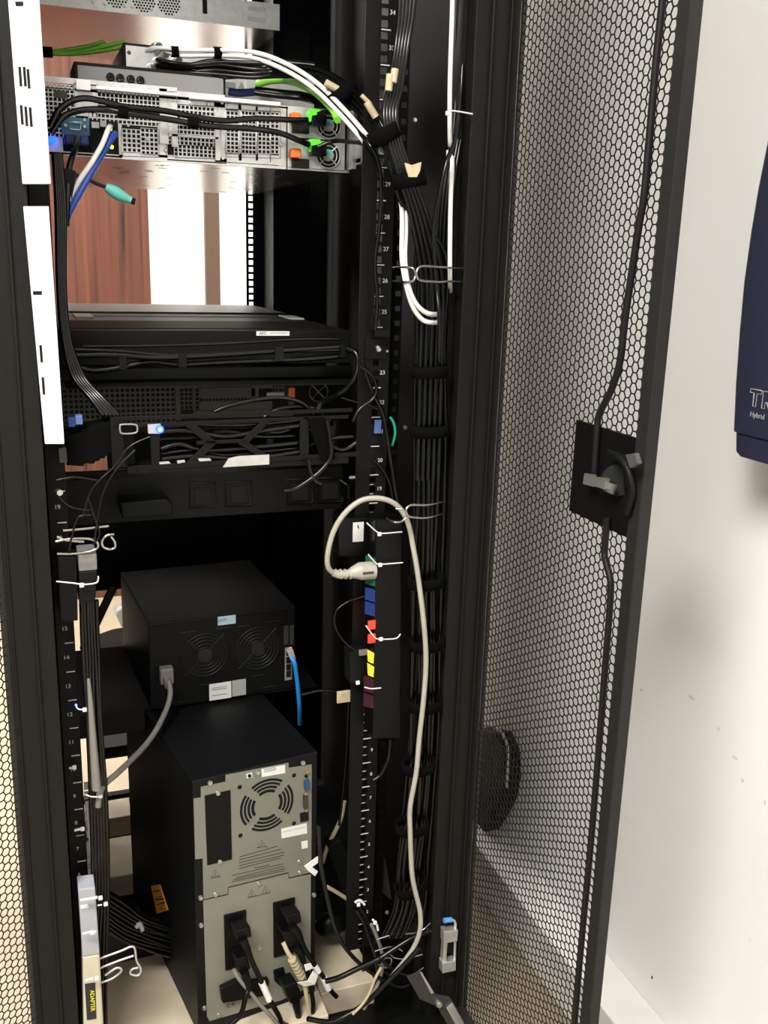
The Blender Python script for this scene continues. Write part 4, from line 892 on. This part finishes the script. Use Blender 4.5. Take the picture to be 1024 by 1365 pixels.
MB().tube([P(141, 249, .06), P(150, 254, .06), P(158, 259, .06), P(168, 264, .06), P(175, 267, .06)], lambda s: .0048+.0035*math.sin(min(1, s*1.2)*3.1), 14, 3).build('green_plug', TEAL, t, label='green round plug')
MB().tube([P(174, 267, .06), P(180, 269, .06)], .0045, 12, 0).build('plug_collar', RUB, t)
for k, q in enumerate(([(62, 69), (95, 70), (130, 64), (168, 55)], [(62, 72), (100, 72), (135, 68), (168, 62)], [(62, 70), (90, 66), (115, 62), (140, 55)])):
    cable('network_cable', ['middle', 'lowest', 'highest'][k]+' of three green cables behind the upper white strip', [P(x, y, .50) for x, y in q], .0032, GRN, 'green cables at top left')
MB().tube([P(56, 69, .49), P(70, 70, .49)], .0085, 12, 0).build('velcro_tie', VEL, label='black wrap round the green cables at top left', cat='velcro tie', group='velcro ties')
cable('network_cable', 'green cable bowing right from the off-white recorder', [P(x, y, q) for x, y, q in ((343, 113, .28), (362, 108, .25), (385, 108, .2), (408, 116, .15), (428, 130, .1), (443, 146, .06), (450, 160, .03))], .0052, GRN)
MB().tube([P(305, 122, .24), P(320, 124, .24), P(345, 122, .24)], .006, 10, 3).build('video_plug', BLUP, label='dark blue video plug lying on the silver server', cat='plug')
cable('video_cable', 'black cable behind the green one over the power supplies', [P(x, y, q) for x, y, q in ((340, 121, .2), (370, 125, .19), (400, 128, .18), (420, 133, .16))], .007, CBLK)
cable('power_cable', 'black cord from upper power supply curving down the right rail', [P(x, y, q) for x, y, q in ((424, 152, .09), (445, 148, .07), (462, 158, .04), (478, 175, .01), (492, 192, -.015), (503, 212, -.02), (508, 245, -.02), (506, 300, -.018), (500, 350, -.018), (503, 400, -.018), (500, 440, -.018))], .0032, CBLK)
cable('power_cable', 'black cord from lower power supply to the right rail', [P(x, y, q) for x, y, q in ((424, 196, .09), (445, 188, .08), (465, 189, .05), (485, 192, .01), (500, 205, -.01))], .0032, CBLK)
# white pair
BYP = [(200, 68, .27), (215, 64, .25), (245, 67, .24), (290, 67, .22), (340, 70, .18), (382, 85, .13), (422, 110, .08), (458, 145, .03), (486, 177, 0), (508, 205, .012), (526, 240, .012), (533, 262, -.01), (536, 285, -.05), (536, 310, -.072)]
for k in range(2):
    pts = [P(x-(5 if k and i < 10 else 0)+(5 if k and i > 10 else 0), y+(7 if k and 1 < i < 11 else 0), q+(.006 if k else 0)) for i, (x, y, q) in enumerate(BYP)]
    if k == 0: pts += [P(*p) for p in ((536, 345, -.078), (541, 378, -.08), (550, 408, -.08), (563, 426, -.08), (577, 430, -.078), (588, 427, -.05), (596, 412, -.02), (600, 390, -.03), (600, 372, -.07), (600, 330, -.075), (601, 260, -.07), (603, 222, -.055), (602, 200, -.02), (600, 186, -.04), (600, 110, -.05), (604, -20, -.05), (611, -300, -.05))]
    else: pts += [P(*p) for p in ((540, 345, -.08), (544, 378, -.085), (553, 402, -.085), (565, 415, -.085), (577, 419, -.08), (587, 417, -.05), (594, 405, -.01), (597, 385, .0), (598, 300, .005), (598, 200, .005))]
    cable('coaxial_cable', ['outer white cable sweeping right and looping below number 25', 'inner white cable looping just inside the outer one below number 26'][k], pts, .0033, WHT, 'white looping cables', n=12)
cable('coaxial_cable', 'single black cable crossing in front of the white vertical one near its top', [P(*p) for p in ((632, -300, -.02), (618, 60, -.03), (612, 150, -.05), (606, 190, -.07), (596, 215, -.085), (586, 260, -.085), (578, 310, -.08), (582, 380, -.085), (586, 430, -.095), (584, 500, -.06), (580, 560, -.04))], .0032, CBLK)
# black coax fan from recorder into bundle
grp = 'black coaxial cables sweeping into the right bundle'
random.seed(3)
BOT = [(575, 340), (573, 450), (573, 560), (572, 660), (570, 760), (568, 860), (566, 960), (560, 1060), (550, 1150), (545, 1210), (530, 1250)]
for k in range(12):
    s = (k-5.5); oy = random.uniform(0, .035); row = k % 4; lay = k//4; J = lambda q=2.5: random.uniform(-q, q)
    top = [P(214+J(10), 80+row*7, .275), P(240+J(4), 88+row*4+J(4), .245-.008*lay), P(285+J(4), 84+row*6+J(4), .22-.008*lay), P(335+J(4), 86+row*5+J(3), .19-.008*lay), P(380, 88+row*4+J(2), .15+.006*lay), P(425, 93+row*5+J(1.5), .10+.006*lay), P(463, 113+row*8+J(1.5), .055+.006*lay), P(497+row, 148+row*8, -.005+.006*lay), P(526-s*1.4, 212, -.035-oy*.4), P(550-s*2.2, 275, -.03-oy*.4)]
    low = [P(x+s*3.6+J(), y, -.020-oy) for x, y in BOT]
    cable('coaxial_cable', 'black cable sweeping from the recorders into the thick vertical bundle', top+low, .0033, CBLK, grp)
grp = 'black cables descending from the rack top into the right bundle'
for k in range(5):
    cable('coaxial_cable', ORD[k if k < 4 else 5] + ' black cable descending past number 34 into the bundle', [P(540+k*7, -300, -.02), P(534+k*5, -20, -.03), P(528+k*4, 60, -.03), P(518+k*4.5, 110, -.045), P(512+k*4, 150, -.06), P(518+k*4, 190, -.065), P(532+k*4.5, 235, -.07), P(550+k*6, 300, -.065), P(562+k*7, 380, -.055), P(560+k*7, 500, -.06), P(556+k*7, 640, -.06)], .0034, CBLK, grp)
grp = 'black cables down the right post'
for k in range(4):
    cable('coaxial_cable', ORD[k if k < 3 else 5] + ' black cable running down beside the white vertical cables', [P(622+k*8, -300, -.02), P(612+k*6, -20, -.02), P(609+k*5, 100, -.02), P(605+k*4, 170, -.03), P(594+k*4, 240, -.04), P(586+k*5, 320, -.04), P(590+k*5, 420, -.03), P(596+k*3, 520, -.03), P(594+k*2, 620, -.03), P(588-k*3, 720, -.03), P(584-k*4, 900, -.03), P(575-k*4, 1100, -.03), P(568-k*5, 1230, -.03)], .0030, CBLK, grp)
# velcro ties
def velcro(label, x, y, hw, ang, Y, h=.016, par=None):
    c = P(x, y, Y); r = hw/FPX*1.3; a = math.radians(ang); ax = V((math.cos(a), 0, math.sin(a))); up_ = V((-math.sin(a), 0, math.cos(a))); n = 20
    m = MB(); vs = []; fs = []
    for k in range(n):
        q = 2*math.pi*k/n; 
        for rr_, hh in ((1.06, -h/2), (1.06, h/2), (.95, h/2), (.95, -h/2)): vs.append(c+ax*math.cos(q)*r*rr_+V((0, 1, 0))*math.sin(q)*r*.8*rr_+up_*hh)
    for k in range(n):
        for j in range(4): fs.append((k*4+j, k*4+(j+1) % 4, (k+1) % n*4+(j+1) % 4, (k+1) % n*4+j))
    m.add(vs, fs, True); return m.build('velcro_tie', VEL, None, label, 'velcro tie', 'velcro ties')
velcro('black velcro tie on the white cables, leftmost on their run', 233, 69, 7.5, 92, .245, .011)
velcro('black velcro tie on the white cables above the power cords', 290, 70, 7.5, 92, .22, .012)
velcro('black velcro tie on the white cables nearest number 33', 368, 82, 8.5, 68, .17, .012)
velcro('wide black velcro tie where white and black cables merge', 457, 124, 20, 40, .055, .020)
velcro('black velcro tie round the bundle beside the green cable end', 512, 180, 21, 28, -.058, .020)
velcro('black velcro tie round the bundle with a yellowed tag above', 546, 240, 22, 12, -.066, .02)
for x, y, l in ((573, 495, 'topmost on its straight run'), (573, 574, 'beside the green wire'), (568, 775, 'level with the beige plug'), (569, 857, 'level with the red switches'), (567, 938, 'below the yellow sockets'), (558, 1020, 'level with the round tower vent'), (549, 1101, 'level with the tower warning print'), (548, 1180, 'lowest on the run')):
    velcro('black velcro tie round the thick right bundle, '+l, x, y, 27, 2 if y < 1150 else 20, -.055, .017)
# yellowed tape flags
for k, (a, b, r, Y) in enumerate((((517, 92), (527, 92), .0001, -.07), )): pass
for l, p0, p1, Y in (('upper right pale tape sleeve on the cables near number 33', (527, 92), (524, 110), -.062), ('lower left pale tape sleeve on the cables near number 33', (520, 99), (518, 121), -.062),
                  ('pale tape sleeve on the cable left of the wide velcro tie', (434, 110), (450, 119), .05), ('pale tape sleeve right of the wide velcro tie', (489, 136), (501, 156), -.02), ('thin pale tape sleeve just above the one right of the tie', (482, 127), (494, 139), -.01)):
    MB().tube([P(*p0, Y), P(*p1, Y)], .0050 if 'thin' not in l else .003, 10, 0).build('tape_sleeve', TAPE, label=l, cat='tape')
MB().prism([P(540, 217, -.085), P(549, 220, -.085), P(562, 216, -.085), P(560, 228, -.085), P(556, 236, -.085), P(545, 236, -.085)], (0, .003, 0)).build('tape_flag', TAPE, label='crumpled yellowed tape flag above a velcro tie on the bundle', cat='tape')
# right rail cables
cable('power_cable', 'black cable falling from number 23 over the right rail', [P(x, y, -.02) for x, y in ((482, 478), (490, 505), (500, 530), (510, 550), (516, 580), (522, 620), (530, 668), (540, 684))], .0033, CBLK)
cable('power_cable', 'second black cable looping at number 22 on the right rail', [P(x, y, -.028) for x, y in ((480, 488), (496, 500), (502, 518), (497, 532), (480, 545), (470, 562))], .0025, CBLK)
cable('power_cable', 'thin black cable crossing under number 20 to the wire ring', [P(x, y, -.01) for x, y in ((498, 612), (510, 625), (520, 645), (524, 668))], .0022, CBLK)
cable('power_cable', 'thin cable end crossing level with number 22', [P(x, y, -.02) for x, y in ((455, 530), (475, 536), (492, 540), (503, 545))], .0015, CBLK)
MB().tube([P(520, 556, -.005), P(525, 564, -.007), P(527, 578, -.007), P(523, 594, -.005)], .0020, 8, 4).build('green_wire', mat('teal_wire', (.01, .34, .20), .4), label='short curved green wire right of the number 21', cat='wire')
MB().box(P(500, 560, -.004), P(507, 577, -.001)).build('blue_latch', BLUS, label='small blue latch on the right rail near number 21', cat='latch')

# ============================================================ BOTTOM RIGHT CABLES AND HARDWARE
for l, q, r, m_, Y in (
    ('black cord hanging down right of the tower in a long curve', [(425, 1100), (428, 1150), (437, 1200), (450, 1245), (470, 1275), (500, 1300), (530, 1315), (545, 1312)], .0036, CBLK, -.04),
    ('tan cable dropping behind the tower top right corner', [(459, 1068), (455, 1090), (445, 1112), (436, 1130), (430, 1150)], .0042, TAN, .12),
    ('tan cable running to the bottom cable knot', [(436, 1182), (450, 1190), (465, 1200), (478, 1210)], .0036, TAN, .05),
    ('black cable bending down into the bottom cable knot', [(478, 1208), (490, 1225), (500, 1250), (502, 1275), (504, 1295), (500, 1315), (490, 1335)], .004, CBLK, -.02),
    ('second black cable bending down into the bottom cable knot', [(474, 1212), (486, 1232), (496, 1260), (508, 1290), (520, 1300)], .003, CBLK, -.03),
    ('grey cable rising through the bottom cable knot', [(495, 1232), (503, 1250), (510, 1275), (508, 1300), (497, 1325), (485, 1345)], .0032, GRYC, -.035),
    ('black cable along the front edge of the rack base', [(410, 1358), (440, 1362), (465, 1352), (490, 1335), (515, 1310), (540, 1285), (560, 1262)], .0042, CBLK, -.085),
    ('thin tan cable slanting over the rack base', [(470, 1352), (482, 1340), (492, 1325), (500, 1305), (508, 1290)], .0024, TAN, -.095),
    ('black cable low across the cream board to the base', [(505, 1275), (520, 1290), (545, 1300), (565, 1290)], .003, CBLK, -.06),
    ('thin dark cable level with the blue network cable', [(402, 926), (430, 920), (455, 922), (475, 925)], .0025, CBLK, .05),
    ('dark cable hanging left of the lower right rail', [(465, 935), (462, 1000), (458, 1050), (452, 1100)], .0025, CBLK, .08),
    ('black cable tail beside the slotted strip at bottom right', [(521, 985), (518, 1010), (508, 1032), (498, 1040)], .0035, CBLK, -.02)):
    cable('loose_cable', l, [P(x, y, Y) for x, y in q], r, m_)
MB().box(P(450, 923, .04), P(466, 934, .045)).build('network_plug', TAPE, label='pale clear plug end lying near the blue cable', cat='plug', bev=.001)
tie('white tie at the bend above the bottom cable knot', [(473, 1203), (480, 1200), (486, 1206)], (478, 1206), .0022, Y=-.03)
tie('white tie scrap within the bottom cable knot', [(497, 1226), (502, 1232), (504, 1240)], (500, 1230), .002, Y=-.05)
m = MB().prism([P(438, 1130, .10), P(455, 1120, .10), P(500, 1210, .10), P(500, 1230, .10), P(470, 1228, .10)], (0, .03, 0)); m.build('shelf_bracket', NASM, label='dark triangular shelf bracket behind the right rail bottom', cat='bracket', bev=.001)
MB().ball(P(444, 1232, .12), .035, 12, (1, .6, .7)).build('cable_reel', RUB, label='rounded black lump behind the right cream board', cat='reel')
m = MB().prism([P(506, 1135, .06), P(514, 1145, .06), P(522, 1200, .06), P(510, 1190, .06), P(503, 1160, .06)], (0, .003, 0)); m.build('grey_bracket', SRVD, label='small grey bent bracket right of the lowest rail numbers', cat='bracket')
# zinc latch on the post
t = thing('door_hinge', 'grey zinc latch with blue cap on the lower right post', 'latch', P(600, 1296, -.07))
MB().prism([P(592, 1242, -.078), P(611, 1240, -.078), P(610, 1255, -.078), P(592, 1258, -.078)], (0, .016, 0)).prism([P(590, 1284, -.078), P(608, 1281, -.078), P(608, 1294, -.078), P(590, 1298, -.078)], (0, .016, 0)).prism([P(592, 1256, -.074), P(597, 1256, -.074), P(595, 1284, -.074), P(590, 1284, -.074)], (0, .012, 0)).build('latch_body', SIL, t, bev=.001)
MB().tube([P(606, 1284, -.072), P(607, 1242, -.072), P(607, 1230, -.072), P(603, 1226, -.072), P(600, 1226, -.072)], .0024, 8, 3).build('pin', SIL, t)
MB().tube([P(592, 1227, -.072), P(602, 1226, -.072)], .0045, 12, 0).build('cap', mat('light_blue_cap', (.10, .32, .70), .4), t, label='light blue cap')
t = thing('foot_bracket', 'dull steel angle bracket bolted at the bottom right corner', 'bracket', P(570, 1340, -.11))
MB().prism([P(543, 1303, -.10), P(560, 1296, -.10), P(580, 1326, -.10), P(600, 1330, -.10), P(625, 1370, -.10), P(600, 1372, -.10), P(583, 1342, -.10), P(560, 1332, -.10)], (0, .004, 0)).build('angle_plate', SRVD, t, bev=.0005)
m = MB().prism([P(560, 1296, -.103), P(563, 1297, -.103), P(579, 1324, -.103), P(575, 1325, -.103)], (0, .003, 0)).prism([P(604, 1338, -.103), P(622, 1370, -.103), P(612, 1374, -.103), P(596, 1345, -.103)], (0, .003, 0)); m.build('worn_edge', SIL, t, label='shiny worn edge')
c = P(584, 1336, -.10); MB().cyl(c, c+V((0, -.006, 0)), .006, n=6).cyl(c+V((0, -.006, 0)), c+V((0, -.009, 0)), .004, n=12).build('bolt', SCR, t)

# ============================================================ BAG AND WALL INVERTER
t = thing('backpack', 'black backpack with pale piping by the wall, seen through the mesh door', 'bag', PX(650, 1118, .64))
xb = .665
pts = [PX(x, y, xb) for x, y in ((640, 972), (662, 978), (672, 1000), (674, 1040), (668, 1070), (655, 1095), (640, 1118), (620, 1115), (612, 1050), (618, 980))]
MB().prism(pts, (.04, 0, 0)).build('bag_body', NASM, t, bev=.004)
MB().tube([PX(x, y, xb-.004) for x, y in ((640, 966), (660, 970), (674, 985), (677, 1005), (675, 1050))], .0035, 8, 5).build('piping', LABG, t, label='pale piping')
xi = .61
t = thing('wall_inverter', 'navy blue wall inverter with white outlined lettering at right edge', 'inverter', (.66, -.35, PX(980, 600, xi).z))
pts = [PX(x, y, xi) for x, y in ((1040, 100), (1024, 180), (1010, 250), (1000, 310), (991, 375), (985, 440), (980, 510), (977, 576), (1080, 600))]
e = PX(1080, 600, xi); pts = pts[:-1]
tp = V((xi, pts[-1].y, pts[-1].z)); outer = V((xi, -.75, tp.z)); outt = V((xi, -.75, pts[0].z))
MB().prism([*pts, outer, outt], (.10, 0, 0)).build('front_cover', NAVY, t, bev=.003)
b0 = PX(979, 578, xi+.002); b1 = PX(979, 602, xi+.002); b2 = PX(985, 609, xi+.002)
zlow = b2.z
MB().prism([V((xi+.004, b0.y, b0.z+.002)), V((xi+.004, b1.y, b1.z)), V((xi+.004, b2.y, b2.z)), V((xi+.004, -.75, zlow)), V((xi+.004, -.75, b0.z+.002))], (.096, 0, 0)).build('base_cover', NAVY, t, bev=.002)
def TW(p): return Matrix.Translation(p) @ Matrix(((0, 0, -1, 0), (-1, 0, 0, 0), (0, 1, 0, 0), (0, 0, 0, 1)))
pT = PX(1001, 518, xi-.0005); pB = PX(1001, 541, xi-.0005)
hT = pT.z-pB.z
def yz(u, w_): return V((xi-.0004, pT.y-u, pT.z-w_))
m = MB(); s = hT
wv = lambda ps: m.tube([yz(a*s, b*s) for a, b in ps], .0007, 5, 0, True)
wv([(0, 0), (.95, 0), (.95, .22), (.60, .22), (.60, 1), (.33, 1), (.33, .22), (0, .22)])
wv([(1.08, 0), (1.75, 0), (1.9, .12), (1.9, .5), (1.72, .6), (1.95, 1), (1.68, 1), (1.45, .62), (1.34, .62), (1.34, 1), (1.08, 1)])
pH = PX(1000, 552, xi-.0006)
m.text('Hybrid', s*.44, TW(pH), 'LEFT'); m.build('lettering', LABG, t)
